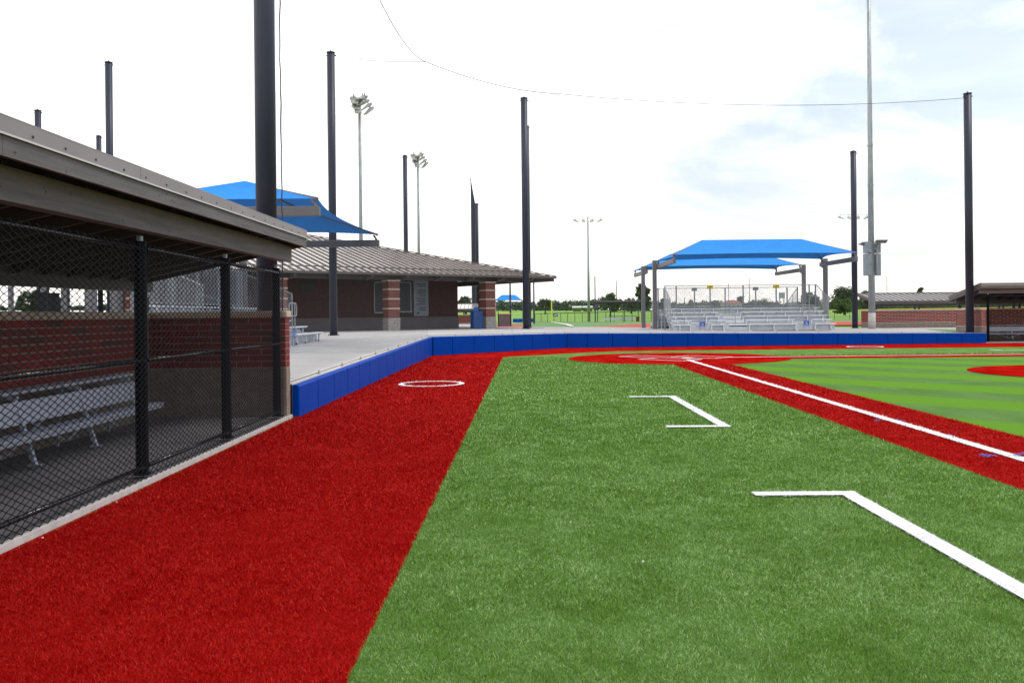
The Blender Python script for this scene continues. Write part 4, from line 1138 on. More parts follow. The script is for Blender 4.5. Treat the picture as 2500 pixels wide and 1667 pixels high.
# pole cut to a long slanting tip beside it
b = P(1158, 800, 97); t = thing('net_pole', 'black pole ending in a long slanted spike above the brick building roof', 'pole', (b.x, 97, .5), 0, 'black steel net poles')
zt_, zs = P(1147, 418, 97).z-.5, P(1158, 498, 97).z-.5
dx_ = P(1147, 418, 97).x-b.x
rings = []
for k in range(13):
    f = k/12; z = zs+(zt_-zs)*f; r_ = .26*(1-f)**1.5+.01; rings.append([(dx_*f*1.0-(.0)*f+r_*math.cos(a), r_*math.sin(a), z) for a in np.linspace(0, 2*math.pi, 13)[:-1]])
mb = MB(); mb.tube((0, 0, 0), (0, 0, zs), .27, 20, cap=False); obj('shaft', mb, 'black_steel', t)
mb = MB(); mb.loft(rings, True); obj('spike', mb, 'black_steel', t)

N1 = P(1038, 151, 33.8); N2 = P(1370, 230, 40.7)
def sagline(a, b, sag, n=16):
    return [Vector(((a.lerp(b, i/n)).x, (a.lerp(b, i/n)).y, (a.lerp(b, i/n)).z - sag*4*(i/n)*(1-i/n))) for i in range(n+1)]
P4C = P(2352, 240, 41.75)
c1, c2, c3 = sagline(P1T, N1, 1.35), sagline(N1, N2, .28), sagline(N2, P4C, .45)
bn = thing('backstop_netting', 'fine dark backstop net hanging from cables above the blue pads', 'netting', (0, 0, 0))
mb = MB()
for c in (c1, c2, c3): mb.path(c, .0135, 5)
obj('head_cable', mb, 'black_steel', bn)
mb = MB(); mb.path(sagline(P2T+Vector((.2, 0, -.15)), N1, .1, 8), .008, 5); obj('stay_cable', mb, 'black_steel', bn)
mb = MB(); mb.path(sagline(P3T+Vector((.1, 0, -.15)), N2, .1, 8), .008, 5); obj('stay_cable', mb, 'black_steel', bn)
mb = MB(); mb.path([P4C, P4T + Vector((0, 0, -.12))], .012, 5); obj('stay_cable', mb, 'black_steel', bn)
def rect_net(top, foot, cell=.05, r=.0007):
    """square net between a sagging head line and a foot line"""
    mb = MB(); L_ = (Vector(top[-1])-Vector(top[0])); L_.z = 0; n = int(L_.length/cell); m_ = len(top)-1
    def at(line, f):
        f = min(max(f, 0), 1)*(len(line)-1); i = min(int(f), len(line)-2); return line[i].lerp(line[i+1], f-i)
    for i in range(n+1):
        f = i/n; mb.tube(at(foot, f), at(top, f), r, 3, cap=False)
    h = int((top[0].z-foot[0].z)/cell)
    for j in range(h+1):
        g = j/h; prev = None
        for i in range(0, m_+1, 2):
            p = at(foot, i/m_).lerp(at(top, i/m_), g)
            if prev: mb.tube(prev, p, r, 3, cap=False)
            prev = p
    return mb
def footline(a, b, n=16):
    return [Vector((a[0]+(b[0]-a[0])*i/n, a[1]+(b[1]-a[1])*i/n, HC(a[0]+(b[0]-a[0])*i/n, a[1]+(b[1]-a[1])*i/n)+.06)) for i in range(n+1)]
c1n = [p for p in c1]
f0 = lerp(cp[0], cp[1], .0)
obj('net_panel', rect_net(c1n, footline((-4.0, 14.2), cp[10])), 'net', bn)
obj('net_panel', rect_net(c2, footline(cp[10], cp[16])), 'net', bn)
obj('net_panel', rect_net(c3, footline(cp[16], cp[-1])), 'net', bn)
mb = MB(); e0 = P(688, 560, 14.5); pts = [Vector((e0.x+rng.normal(0, .006), 14.5, z)) for z in np.arange(.6, 13.0, .25)]; mb.path(pts, .011, 5); obj('edge_rope', mb, 'black_steel', bn)

# ================================================================== BRICK BUILDING
BA = R(36); BO = Vector((-7.4, 51.0, 0)); BZ = .735
bd = Vector((math.cos(BA), math.sin(BA), 0)); bn_ = Vector((-math.sin(BA), math.cos(BA), 0))
def on_plane(px, py, off):
    """building coordinates (s, z) of a pixel on the plane at local depth off"""
    d = ray(px, py); o = BO + bn_*off
    t = (o - Vector((0, 0, CAMZ))).dot(bn_) / d.dot(bn_)
    p = Vector((0, 0, CAMZ)) + d*t
    return (p-BO).dot(bd), p.z-BZ
bld = thing('brick_building', 'low brick building with ribbed bronze hip roof and a deep porch on brick columns', 'building', (BO.x, BO.y, BZ), BA)
WY = 4.4; SR = 7.6; SLF = -12.6; EH = 3.47; PITCH = .262
# walls
mb = MB(); mb.box(SLF, SR, WY, WY+.25, .80, 3.62); mb.box(SR-.25, SR, WY+.251, WY+13, .80, 3.62); mb.box(SLF, SR-.252, WY+13, WY+13.25, .80, 3.62); mb.box(SLF-.25, SLF-.001, WY, WY+13, .8, 3.62)
obj('brick_wall', mb, 'brick_wall', bld)
mb = MB(); mb.box(SLF-.04, SR+.04, WY-.05, WY+.28, -.3, .80); mb.box(SR-.27, SR+.04, WY+.281, WY+13.1, -.3, .80); obj('block_base', mb, 'stone_dark', bld)
mb = MB(); mb.box(SLF-.05, SR+.05, WY-.07, WY+.24, .801, .84); obj('water_table', mb, 'stone_dark', bld)
# porch slab
mb = MB(); mb.box(SLF, 11.2, -.9, WY-.06, -.2, .012); obj('porch_floor', mb, 'conc', bld)
# windows with closed shutters
def window(px0, px1, py0, py1):
    s0, z1 = on_plane(px0, py0, WY); s1, _ = on_plane(px1, py0, WY); _, z0 = on_plane(px0, py1, WY)
    wv = obj('window', MB().box(s0, s1, WY-.03, WY-.002, z0, z1), 'shutter', bld)
    mb = MB(); mb.box(s0-.05, s0, WY-.06, WY-.003, z0, z1); mb.box(s1, s1+.05, WY-.06, WY-.003, z0, z1); mb.box(s0, s1, WY-.06, WY-.003, z1, z1+.05); obj('frame', mb, 'frame', wv)
    mb = MB(); mb.box(s0-.06, s1+.06, WY-.16, WY-.004, z0-.07, z0-.001); obj('sill', mb, 'frame', wv)
    for k in range(1, 9):
        z = z0+(z1-z0)*k/9
        obj('slat', MB().box(s0+.01, s1-.01, WY-.036, WY-.0305, z-.005, z+.005), 'board_dark', wv)
window(914, 950, 690, 762); window(968, 1001, 690, 760)
s0, z1 = on_plane(733, 688, WY); s1, z0 = on_plane(768, 709, WY)
v = obj('vent', MB().box(s0, s1, WY-.04, WY-.003, z0, z1), 'board_dark', bld)
for k in range(6): obj('louvre', MB().box(s0+.02, s1-.02, WY-.065, WY-.041, z0+.04+(z1-z0-.08)*k/6, z0+.07+(z1-z0-.08)*k/6), 'brown', v)
# beam, soffit, brackets
mb = MB(); mb.box(-17.2, 10.6, -.18, .18, 3.13, 3.50); obj('porch_beam', mb, 'brown', bld)
mb = MB(); mb.box(10.25, 10.6, .181, 12, 3.13, 3.50); obj('porch_beam', mb, 'brown', bld)
mb = MB(); mb.box(-17.2, 10.24, .19, WY-.07, 3.44, 3.50); obj('ceiling', mb, 'dark', bld)
mb = MB(); mb.box(-18.2, 11.7, -1.12, -.185, 3.40, 3.44); obj('soffit', mb, 'brown', bld)
bk = MB(); bk.hexa([(-.06, -1.0, 3.26), (.06, -1.0, 3.26), (.06, -.185, 3.10), (-.06, -.185, 3.10), (-.06, -1.0, 3.395), (.06, -1.0, 3.395), (.06, -.185, 3.395), (-.06, -.185, 3.395)]); bk = bk.mesh('bracket', 'canopy_steel')
s = -16.0
while s < 11: obj('bracket', bk, None, bld, (s, 0, 0)); s += 2.38
mb = MB(); mb.box(-18.5, 12.02, -1.30, -1.14, EH-.10, EH+.04); mb.box(11.88, 12.03, -1.139, 18, EH-.10, EH+.04); obj('gutter', mb, 'seam', bld)
mb = MB(); mb.beam((10.4, .3, 3.2), (11.95, -1.1, 3.3), .16, .24); obj('hip_beam', mb, 'brown', bld)
# roof slope facing the plaza: one panel and one standing seam per half metre
E0, RH = -1.2, 13.0      # eave depth, run to the ridge
def rz(y): return EH + PITCH*(y-E0)
PW_ = .5; s = 12.0; i = 0
while s > -18.4:
    a, b = s-PW_, s
    ra, rb = min(RH, 12.0-a, a+18.5), min(RH, 12.0-b, b+18.5)
    mb = MB(); mb.poly([(a, E0, rz(E0)), (b, E0, rz(E0)), (b, E0+max(rb, .001), rz(E0+rb)), (a, E0+ra, rz(E0+ra))])
    mb.poly([(a, E0, rz(E0)-.03), (b, E0, rz(E0)-.03), (b, E0, rz(E0)), (a, E0, rz(E0))])
    p = obj('roof_panel', mb, 'roof_pan', bld)
    if ra > .3:
        t0 = .035; mb = MB(); y0, y1 = E0+.0, E0+ra-.02
        mb.hexa([(a-.02, y0, rz(y0)+.002), (a+.02, y0, rz(y0)+.002), (a+.02, y1, rz(y1)+.002), (a-.02, y1, rz(y1)+.002), (a-.014, y0, rz(y0)+.075), (a+.014, y0, rz(y0)+.075), (a+.014, y1, rz(y1)+.075), (a-.014, y1, rz(y1)+.075)])
        obj('seam', mb, 'seam', p)
    s -= PW_; i += 1
mb = MB(); mb.poly([(12, E0, EH), (12, E0+2*RH, EH), (12-RH, E0+RH, rz(E0+RH))]); mb.poly([(-5.5, E0+RH, rz(E0+RH)), (12-RH, E0+RH, rz(E0+RH)), (12, E0+2*RH, EH), (-18.5, E0+2*RH, EH)]); mb.poly([(-18.5, E0+2*RH, EH), (-18.5, E0, EH), (-5.5, E0+RH, rz(E0+RH))])
obj('roof_back', mb, 'roof_pan', bld)
mb = MB(); mb.beam((12.02, E0-.02, EH+.06), (12-RH, E0+RH, rz(E0+RH)+.06), .22, .06); mb.beam((12-RH, E0+RH, rz(E0+RH)+.06), (-5.5, E0+RH, rz(E0+RH)+.06), .25, .06); mb.beam((-18.52, E0-.02, EH+.06), (-5.5, E0+RH, rz(E0+RH)+.06), .22, .06); obj('hip_cap', mb, 'seam', bld)
mb = MB(); yr = E0+.95; mb.beam((-17.3, yr, rz(yr)+.12), (12-1.25, yr, rz(yr)+.12), .05, .06); obj('snow_rail', mb, 'seam', bld)
mb = MB(); 
sx = -20.0
# columns
def column(s, y=0.0, base=True, hh=3.13):
    c = obj('column', MB().box(s-.38, s+.38, y-.38, y+.38, .80, hh-.09), 'brick_col', bld)
    for z in (1.37, 1.96, 2.55):
        obj('stone_band', MB().bbox(s-.40, s+.40, y-.40, y+.40, z-.045, z+.045, .01), 'cap', c)
    obj('capital', MB().bbox(s-.43, s+.43, y-.43, y+.43, hh-.10, hh-.002, .015), 'cap', c)
    for r in range(4):
        n = 2 if r % 2 == 0 else 3
        for fx in range(4):
            cuts = [0, .5, 1] if r % 2 == 0 else [0, .27, .73, 1]
            for i in range(len(cuts)-1):
                a, b = -.40+.80*cuts[i]+.006, -.40+.80*cuts[i+1]-.006; z0, z1 = .2*r+.005, .2*r+.197; q = rng.uniform(.395, .412)
                mb = MB()
                if fx == 0: mb.bbox(s+a, s+b, y-q, y-.36, z0, z1, .006)
                elif fx == 1: mb.bbox(s+a, s+b, y+.36, y+q, z0, z1, .006)
                elif fx == 2: mb.bbox(s-q-.003, s-.36, y+a, y+b, z0, z1, .006)
                else: mb.bbox(s+.36, s+q+.003, y+a, y+b, z0, z1, .006)
                obj('stone_block', mb, 'stone', c)
    obj('core', MB().box(s-.37, s+.37, y-.37, y+.37, 0, .8), 'mortar', c)
for s in (0, 7.15, -7.1, -14.6): column(s)
column(7.6+2.7, 3.0+1.9)
mb = MB(); mb.box(7.62, 10.24, WY+6, WY+6.3, 2.95, 3.3); obj('porch_beam', mb, 'brown', bld)
# menu board on the wall
s0, z1 = on_plane(1010, 685, WY); s1, z0 = on_plane(1044, 770, WY)
mbo = thing('menu_board', 'tall pale menu board with dark strips on the brick wall between the two columns', 'sign', (0, 0, 0)); mbo.location = BO + bd*s0 + bn_*(WY-.02) + Vector((0, 0, BZ+z0)); mbo.rotation_euler = (0, 0, BA)
W_, H_ = s1-s0, z1-z0
obj('board', MB().bbox(0, W_, -.04, 0, 0, H_, .012), 'board', mbo)
mb = MB(); mb.box(-.03, 0, -.05, 0, 0, H_); mb.box(W_, W_+.03, -.05, 0, 0, H_); mb.box(0, W_, -.05, 0, -.03, 0); mb.box(0, W_, -.05, 0, H_, H_+.03); obj('frame', mb, 'frame', mbo)
tx = random.Random(4)
for k, (zf, x0f, x1f) in enumerate([(.90, .16, .84), (.84, .30, .84), (.74, .30, .84), (.685, .24, .84), (.63, .18, .84), (.57, .36, .84), (.49, .20, .84), (.43, .22, .84), (.375, .34, .84), (.32, .16, .84), (.225, .32, .84), (.165, .34, .84)]):
    z = H_*zf; obj('menu_strip', MB().box(W_*x0f, W_*x1f, -.048, -.041, z-.028, z+.028), 'board_dark', mbo)
    mb = MB(); q = W_*.10
    while q < W_*.86:
        l = tx.uniform(.02, .07); mb.box(q, q+l, -.0435, -.041, z+.045, z+.058); q += l+.015
    obj('menu_text', mb, 'frame', mbo)
mb = MB(); z = H_*.07; mb.box(W_*.2, W_*.33, -.0445, -.041, z-.06, z+.07); obj('emblem', mb, 'board_dark', mbo)

# ================================================================== SMALL THINGS ON THE CONCOURSE
b = GC(1164, 803); t = thing('trash_bin', 'blue recycling bin with hinged lid flap beside the right brick column', 'bin', (b.x, b.y, HC(b.x, b.y)), R(20))
mb = MB(); rr = [(.40, .02), (.42, .06), (.42, 1.05), (.43, 1.06), (.43, 1.13), (.40, 1.15)]
rings = [[(r_*math.cos(a), r_*math.sin(a), z) for a in np.linspace(0, 2*math.pi, 9)[:-1]] for r_, z in rr]
mb.loft(rings, True); mb.poly(rings[-1]); obj('body', mb, 'bin_blue', t)
mb = MB()
for k in range(8):
    a = 2*math.pi*(k)/8; mb.beam((.424*math.cos(a), .424*math.sin(a), .07), (.424*math.cos(a), .424*math.sin(a), 1.04), .03, .012, (0, 0, 1))
obj('corner_strip', mb, 'bin_blue', t)
mb = MB(); mb.box(-.16, .14, .05, .09, 1.152, 1.42); obj('lid_flap', mb, 'sign_blue', t); 

# silver light pole with control cabinets
Y4 = 54.6; b = P(2129, 800, Y4); zb = HC(b.x, Y4)
t = thing('light_pole', 'tall silver light pole with grey control cabinets beside the right brick wall', 'light pole', (b.x, Y4, zb), 0, 'stadium light poles')
mb = MB(); mb.tube((0, 0, 0), (0, 0, 24), .215, 26, .10); obj('shaft', mb, 'galv', t, smooth=True)
mb = MB(); mb.tube((0, 0, 0), (0, 0, 1.05), .235, 26, .228); obj('concrete_base', mb, 'curb', t, smooth=True)
for z in (9.4, 12.0): obj('clamp_band', MB().tube((0, 0, z), (0, 0, z+.06), .20, 20), 'galv', t)
zc = lambda y: P(2129, y, Y4).z - zb
xo = lambda x_: P(x_, 650, Y4).x - b.x
for (xa, xb, ya, yb_, yy) in ((2108.5, 2123.5, 590, 618, -.12), (2108.5, 2123.5, 619, 673, -.12), (2136.5, 2147.5, 594, 618, .0), (2136.5, 2147.5, 619, 673, .0)):
    mb = MB(); mb.bbox(xo(xa), xo(xb), yy-.22, yy+.22, zc(yb_), zc(ya)-.02, .012); c = obj('cabinet', mb, 'galv_box', t)
    obj('door_seam', MB().box(xo(xa)+.05, xo(xb)-.05, yy-.226, yy-.221, zc(yb_)+.05, zc(ya)-.07), 'galv_box', c)
    obj('latch', MB().box(xo(xb)-.09, xo(xb)-.06, yy-.25, yy-.2265, (zc(yb_)+zc(ya))/2-.05, (zc(yb_)+zc(ya))/2+.05), 'canopy_steel', c)
mb = MB(); x0, x1 = xo(2127), xo(2157); z0, z1 = zc(596), zc(588)
mb.hexa([(x0, -.75, z0), (x1-.14, -.75, z0), (x1-.14+.1, -.35, z0+.02), (x0+.05, -.35, z0+.02), (x0+.16, -.72, z1), (x1, -.72, z1), (x1+.05, -.30, z1+.03), (x0+.2, -.30, z1+.03)]); obj('floodlight', mb, 'brown', t)
mb = MB(); mb.tube((xo(2138), -.5, z0-.02), (xo(2138), -.5, zc(606)), .03, 8); mb.tube((xo(2138), -.5, zc(606)), (0, -.2, zc(610)), .03, 8); mb.tube((xo(2137), -.26, zc(610)), (xo(2137), -.24, zc(668)), .045, 8); obj('bracket', mb, 'galv', t)
mb = MB(); mb.box(xo(2104), xo(2108.4), -.15, .1, zc(599), zc(591)); mb.hexa([(xo(2096), -.1, zc(596)-.01), (xo(2104), -.15, zc(598)), (xo(2104), .1, zc(598)), (xo(2096), .05, zc(596)-.01), (xo(2096), -.1, zc(596)+.02), (xo(2104), -.15, zc(593)), (xo(2104), .1, zc(593)), (xo(2096), .05, zc(596)+.02)]); obj('sensor', mb, 'canopy_steel', t)

# floodlight towers
def head(t, pos, yaw, tilt, sc=1.0):
    mb = MB(); w_, d_ = .30*sc, .85*sc
    q = [(-w_, 0, 0), (w_, 0, 0), (w_*1.0, -d_, -.06), (-w_*1.0, -d_, -.06), (-w_*.7, .0, .26*sc), (w_*.7, .0, .26*sc), (w_*1.0, -d_, .03), (-w_*1.0, -d_, .03)]
    mb.hexa(q); mb.tube((0, .05, .1), (0, .30*sc, .16), .13*sc, 8, .10*sc); mb.box(-.04, .04, -.05, .05, .24*sc, .5*sc)
    Rm = Matrix.Rotation(yaw, 3, 'Z') @ Matrix.Rotation(tilt, 3, 'X')
    mb.v = [tuple(Rm @ Vector(v) + Vector(pos)) for v in mb.v]
    obj('floodlight', mb, 'lamp', t)
def tower(px, pybase_z, pytop, Y, label, kind, r=.17):
    b = P(px, 760, Y); zb = pybase_z; H = P(px, pytop, Y).z - zb
    t = thing('light_pole', label, 'light pole', (b.x, Y, zb), 0, 'stadium light poles')
    mb = MB(); mb.tube((0, 0, 0), (0, 0, H), r*1.5, 12, r*.8); obj('shaft', mb, 'galv', t, smooth=True)
    if kind == 'ring':
        m2 = MB(); m2.tube((-.75, 0, H-.1), (.75, 0, H-.1), .06, 6); m2.tube((-.75, 0, H-.1), (0, -.4, H-1.2), .05, 6); m2.tube((.75, 0, H-.1), (1.1, -.4, H-1.1), .05, 6)
        obj('crossarm', m2, 'galv', t)
        for (x_, y_, z_, yw, tl) in ((-.75, .1, .0, 70, 10), (-.6, -.1, -.2, 20, 25), (-.55, -.2, -.75, 35, 30), (-.15, -.3, -1.1, 15, 35), (-.75, .5, .2, 120, 5), (.35, .2, .15, -20, 12), (.75, .1, -.25, -75, 25), (1.1, -.1, -.7, -60, 30), (1.35, -.2, -1.15, -50, 35), (.5, .5, .3, -120, 5)):
            head(t, (x_, y_, H+z_-.2), R(yw), R(tl), 1.15)
    else:
        wd = 3.0 if kind == 'row' else 3.3
        m2 = MB(); m2.tube((-wd, 0, H-.2), (wd, 0, H-.2), .05, 6); obj('crossarm', m2, 'galv', t)
        for x_, yw in ((-wd, 45), (-wd*.35, 5), (wd*.35, -25), (wd, -60)):
            head(t, (x_, 0, H-.95), R(yw), R(18), 1.35)
    return t
tower(883, .5, 240, 90, 'tall light pole right of the second black pole, cluster of floodlights on top', 'ring')
tower(1024, .4, 380, 122, 'light pole with a floodlight cluster behind the roof, next to a shorter black pole', 'ring')
t_ = tower(1437.5, TER(17, 188), 529, 188, 'distant light pole standing alone mid-field with four floodlights in a row', 'row', .22)
tower(2086, TER(80, 196), 522, 196, 'distant row of floodlights showing either side of a black pole', 'row2', .2)

# ================================================================== FAR FIELD
def post_fence(label, px0, px1, pyb0, pyb1, h, n, yellow=False, name='outfield_fence', z=None):
    a, b = GT(px0, pyb0), GT(px1, pyb1)
    t = thing(name, label, 'fence', (a.x, a.y, TER(a.x, a.y)), 0)
    o = Vector((a.x, a.y, TER(a.x, a.y)))
    def at(f):
        p = a.lerp(b, f); return Vector((p.x, p.y, TER(p.x, p.y))) - o
    pm = MB(); pm.tube((0, 0, 0), (0, 0, h), .05, 6); pm = pm.mesh('post', 'black_fence')
    for i in range(n+1): obj('post', pm, None, t, at(i/n))
    mb = MB()
    for i in range(n): mb.tube(at(i/n)+Vector((0, 0, h)), at((i+1)/n)+Vector((0, 0, h)), .06 if not yellow else .03, 5)
    obj('top_rail', mb, 'black_fence', t)
    if yellow:
        mb = MB()
        for i in range(n): mb.tube(at(i/n)+Vector((0, 0, h+.06)), at((i+1)/n)+Vector((0, 0, h+.06)), .10, 6)
        obj('yellow_cap', mb, 'cap_yellow', t)
    mb = MB()
    for i in range(n):
        p, q = at(i/n), at((i+1)/n); k = 0
        L_ = (q-p).length; m_ = int(L_/.35)
        for j in range(m_):
            u = p.lerp(q, j/m_); mb.tube(u, u+Vector((0, 0, h)), .008, 3, cap=False)
        for z in np.arange(.1, h, .3): mb.tube(p+Vector((0, 0, z)), q+Vector((0, 0, z)), .008, 3, cap=False)
    obj('wire_mesh', mb, 'black_fence', t)
    return t
post_fence('long black outfield fence with a navy number sign, left of the silver bleacher', 1306, 1640, 786.5, 785.5, 1.85, 17)
post_fence('outfield fence with a yellow top rail showing right of the front bleacher', 1930, 2500, 780.5, 776, 1.75, 14, True)
p = GT(1347, 787.0)
t = thing('foul_pole', 'thin yellow foul pole left of the navy 347 sign', 'foul pole', (p.x, p.y, TER(p.x, p.y)))
H = P(1346, 733, p.y).z-TER(p.x, p.y)
obj('shaft', MB().tube((0, 0, 0), (0, 0, H), .10, 10), 'fl_yellow', t)
obj('wing', MB().box(.1, .4, -.01, .01, H*.35, H), 'fl_yellow', t) if False else None
# the 347 sign hangs on the fence
p = P(1356, 769, 182.5)
sg = thing('distance_sign', 'navy sign reading 347 on the black outfield fence', 'sign', (p.x, 182.0, p.z))
obj('panel', MB().box(-.55, .5, -.03, .03, -.33, .33), 'navy', sg)
def text(s, size, parent, loc, m, rot=(R(90), 0, 0), name='lettering', ext=.004):
    cu = bpy.data.curves.new(name, 'FONT'); cu.body = s; cu.size = size; cu.align_x = 'CENTER'; cu.align_y = 'CENTER'; cu.extrude = ext
    cu.offset = size*.03
    o = bpy.data.objects.new(name, cu); COL.objects.link(o); o.location = loc; o.rotation_euler = rot; bpy.context.view_layer.update(); me = bpy.data.meshes.new_from_object(o); bpy.data.objects.remove(o); me.materials.clear(); me.materials.append(M[m]); o = bpy.data.objects.new(name, me); COL.objects.link(o); o.location = loc; o.rotation_euler = rot; o.parent = parent; return o
text('347', .62, sg, (-.02, -.036, 0), 'white')

# shelter with bench and bin by the far fence
Ys = 150.0
def PZ(px, py, Y): p = P(px, py, Y); return p
a, b = P(1457, 742, Ys), P(1566, 742, Ys); zt0 = TER(a.x, Ys)
sh = thing('field_shelter', 'far open shelter with a flat dark roof over a bench', 'shelter', (a.x, Ys, zt0))
Lx = b.x-a.x; hz = lambda y: P(1500, y, Ys).z-zt0
mb = MB(); mb.hexa([(0, 0, hz(741)), (Lx, 0, hz(741)), (Lx+.2, 2.6, hz(738)), (-.2, 2.6, hz(738)), (0, 0, hz(736.5)), (Lx, 0, hz(736.5)), (Lx+.2, 2.6, hz(734)), (-.2, 2.6, hz(734))]); obj('roof', mb, 'dark', sh)
for f, y_ in ((.015, .1), (.3, .1), (.34, 2.4), (.62, .1), (.655, 2.4), (.93, .1), (.97, 2.4)):
    obj('post', MB().tube((Lx*f, y_, 0), (Lx*f, y_, hz(741)), .06, 6), 'black_steel', sh)
for f0, f1 in ((.3, .62), (.655, .93)): obj('rail', MB().tube((Lx*f0, 2.4, 1.05), (Lx*f1, 2.4, 1.05), .04, 5), 'black_steel', sh)
p = P(1473, 784, Ys+.9); fb_ = bench((p.x, Ys+.9, zt0), 0, 'tiny far silver bench under the open field shelter', L_=5.6, n=4)
p = P(1557, 784, Ys-1); t = thing('trash_bin', 'small far brown bin at the right end of the field shelter', 'bin', (p.x, Ys-1, TER(p.x, Ys)))
obj('body', MB().bbox(-.28, .28, -.28, .28, 0, .85, .03), 'rust', t); obj('lid', MB().bbox(-.31, .31, -.31, .31, .851, .98, .04), 'conc_dark', t)
p = P(1454.5, 785, 148)
def simple_pole(px, pyt, pyb, Y, r, label, m, name, cat, arm=False):
    p = P(px, pyb, Y); zb = min(p.z, TER(p.x, Y)) if Y < 200 else p.z-1.5
    H = P(px, pyt, Y).z-zb
    t = thing(name, label, cat, (p.x, Y, zb)); obj('shaft', MB().tube((0, 0, 0), (0, 0, H), r, 8, r*.8), m, t)
    obj('cap', MB().tube((0, 0, H+.001), (0, 0, H+.12), r*1.0, 8), m, t)
    if arm: obj('crossarm', MB().box(-1.1, 1.1, -.06, .06, H-.8, H-.65), m, t)
    return t
simple_pole(1453.5, 676, 786, 147, .11, 'far black pole at the left end of the field shelter', 'black_steel', 'net_pole', 'pole')
simple_pole(1505, 686, 745, 260, .16, 'thin distant utility pole above the trees left of the canopies', 'utility', 'utility_pole', 'utility pole')
simple_pole(1830, 681, 752, 230, .12, 'thin distant utility pole seen through the bleacher rail mesh, right of the red roof', 'utility', 'utility_pole', 'utility pole')
simple_pole(1779, 690, 752, 240, .09, 'very thin pole seen through the bleacher rail mesh, left of the red roof', 'utility', 'utility_pole', 'utility pole')
simple_pole(1671.5, 728, 752, 200, .12, 'short post among the trees behind the bleacher rail, left part', 'utility', 'utility_pole', 'utility pole')
simple_pole(2166, 676, 756, 220, .10, 'thin distant pole above the pale ribbed dugout roof', 'utility', 'utility_pole', 'utility pole')
for px, top, bot, Y, r, lb in ((1246, 690, 771, 88, .11, 'thin post under the roof end, left of the middle black pole'), (1304, 680, 787, 116, .12, 'thin black post at the end of the far blue pads')):
    simple_pole(px, top, bot, Y, r, lb, 'black_steel', 'net_pole', 'pole')
# posts seen through the opening at the back of the left dugout
for px, Y, r, lb in ((27, 38, .09, 'thin blue grey post at the far left behind the near dugout'), (110, 41, .15, 'second grey post from the left behind the near dugout'), (160, 41, .15, 'third grey post from the left behind the near dugout'), (222, 30, .16, 'dark post behind the near dugout, left of its brick corner')):
    p = P(px, 760, Y); t = thing('steel_post', lb, 'post', (p.x, Y, .7)); obj('shaft', MB().bbox(-r, r, -r, r, 0, 4.4, .01), 'canopy_steel', t); obj('base_plate', MB().box(-r-.1, r+.1, -r-.1, r+.1, 0, .02), 'canopy_steel', t)
# far blue padding and screen fence behind the porch
a, b = GT(1252, 787.3), GT(1306, 787.3)
t = thing('far_padded_wall', 'short far stretch of blue pads beyond the middle black pole', 'padded wall', (a.x, a.y, TER(a.x, a.y)))
n = 4
for i in range(n):
    L_ = (b.x-a.x)/n; obj('pad', MB().bbox(L_*i+.01, L_*(i+1)-.01, 0, .15, 0, .80, .02), 'pad', t)
a, b = P(1217, 797, 80), P(1247, 797, 80); zz = TER(a.x, 80)
t = thing('screen_fence', 'grey screened fence panel with yellow top right of the brick column', 'fence', (a.x, 80, zz))
obj('screen', MB().box(0, b.x-a.x, -.02, .02, 0, 1.22), 'screen', t)
for x_ in (0, b.x-a.x): obj('post', MB().tube((x_, 0, 0), (x_, 0, 1.4), .05, 8), 'black_fence', t)
obj('yellow_cap', MB().tube((0, 0, 1.27), (b.x-a.x, 0, 1.27), .06, 8), 'cap_yellow', t)
# long white tanks, house, scoreboard
p = P(1422, 752, 330); t = thing('storage_tank', 'pair of long white tanks lying before the distant woods', 'tank', (P(1397, 752, 330).x, 330, P(1397, 753.5, 330).z))
w1 = P(1447, 752, 330).x-P(1397, 752, 330).x
for x0, x1 in ((0, w1*.46), (w1*.5, w1)):
    mb = MB(); mb.tube((x0, 0, .55), (x1, 0, .55), .42, 12); obj('tank', mb, 'tank', t); obj('saddle', MB().box(x0+.3, x1-.3, -.3, .3, -1.2, .14), 'weeds', t)
a = P(1771, 753, 330); t = thing('house', 'distant house with a red hipped roof among trees behind the bleacher', 'house', (a.x, 330, a.z-1.0))
w1 = P(1812, 753, 330).x-a.x; h1 = P(1800, 741, 330).z-a.z+1.0; h2 = P(1800, 732, 330).z-a.z+1.0
obj('wall', MB().box(0, w1, 0, 8, 0, h1), 'house', t)
mb = MB(); mb.poly([(-.4, -.4, h1), (w1+.4, -.4, h1), (w1*.72, 4, h2), (w1*.35, 4, h2)]); mb.poly([(w1+.4, -.4, h1), (w1+.4, 8.4, h1), (w1*.72, 4, h2)]); mb.poly([(-.4, 8.4, h1), (-.4, -.4, h1), (w1*.35, 4, h2)]); mb.poly([(w1+.4, 8.4, h1), (-.4, 8.4, h1), (w1*.35, 4, h2), (w1*.72, 4, h2)]); obj('roof', mb, 'roof_red', t)
for k in range(3): obj('window', MB().box(w1*(.2+.25*k), w1*(.3+.25*k), -.03, -.002, h1*.45, h1*.8), 'shutter', t)
a = P(1910, 728, 190); t = thing('scoreboard', 'grey back of a distant scoreboard above the trees, right part of the bleacher rail', 'scoreboard', (a.x, 190, TER(a.x, 190)))
zb_, zt2 = P(1910, 728, 190).z-TER(a.x, 190), P(1910, 714, 190).z-TER(a.x, 190)
obj('panel', MB().box(-.75, .55, -.15, .15, zb_, zt2), 'galv_box', t)
for x_ in (-.6, .35): obj('post', MB().box(x_-.08, x_+.08, -.08, .08, 0, zb_), 'canopy_steel', t)

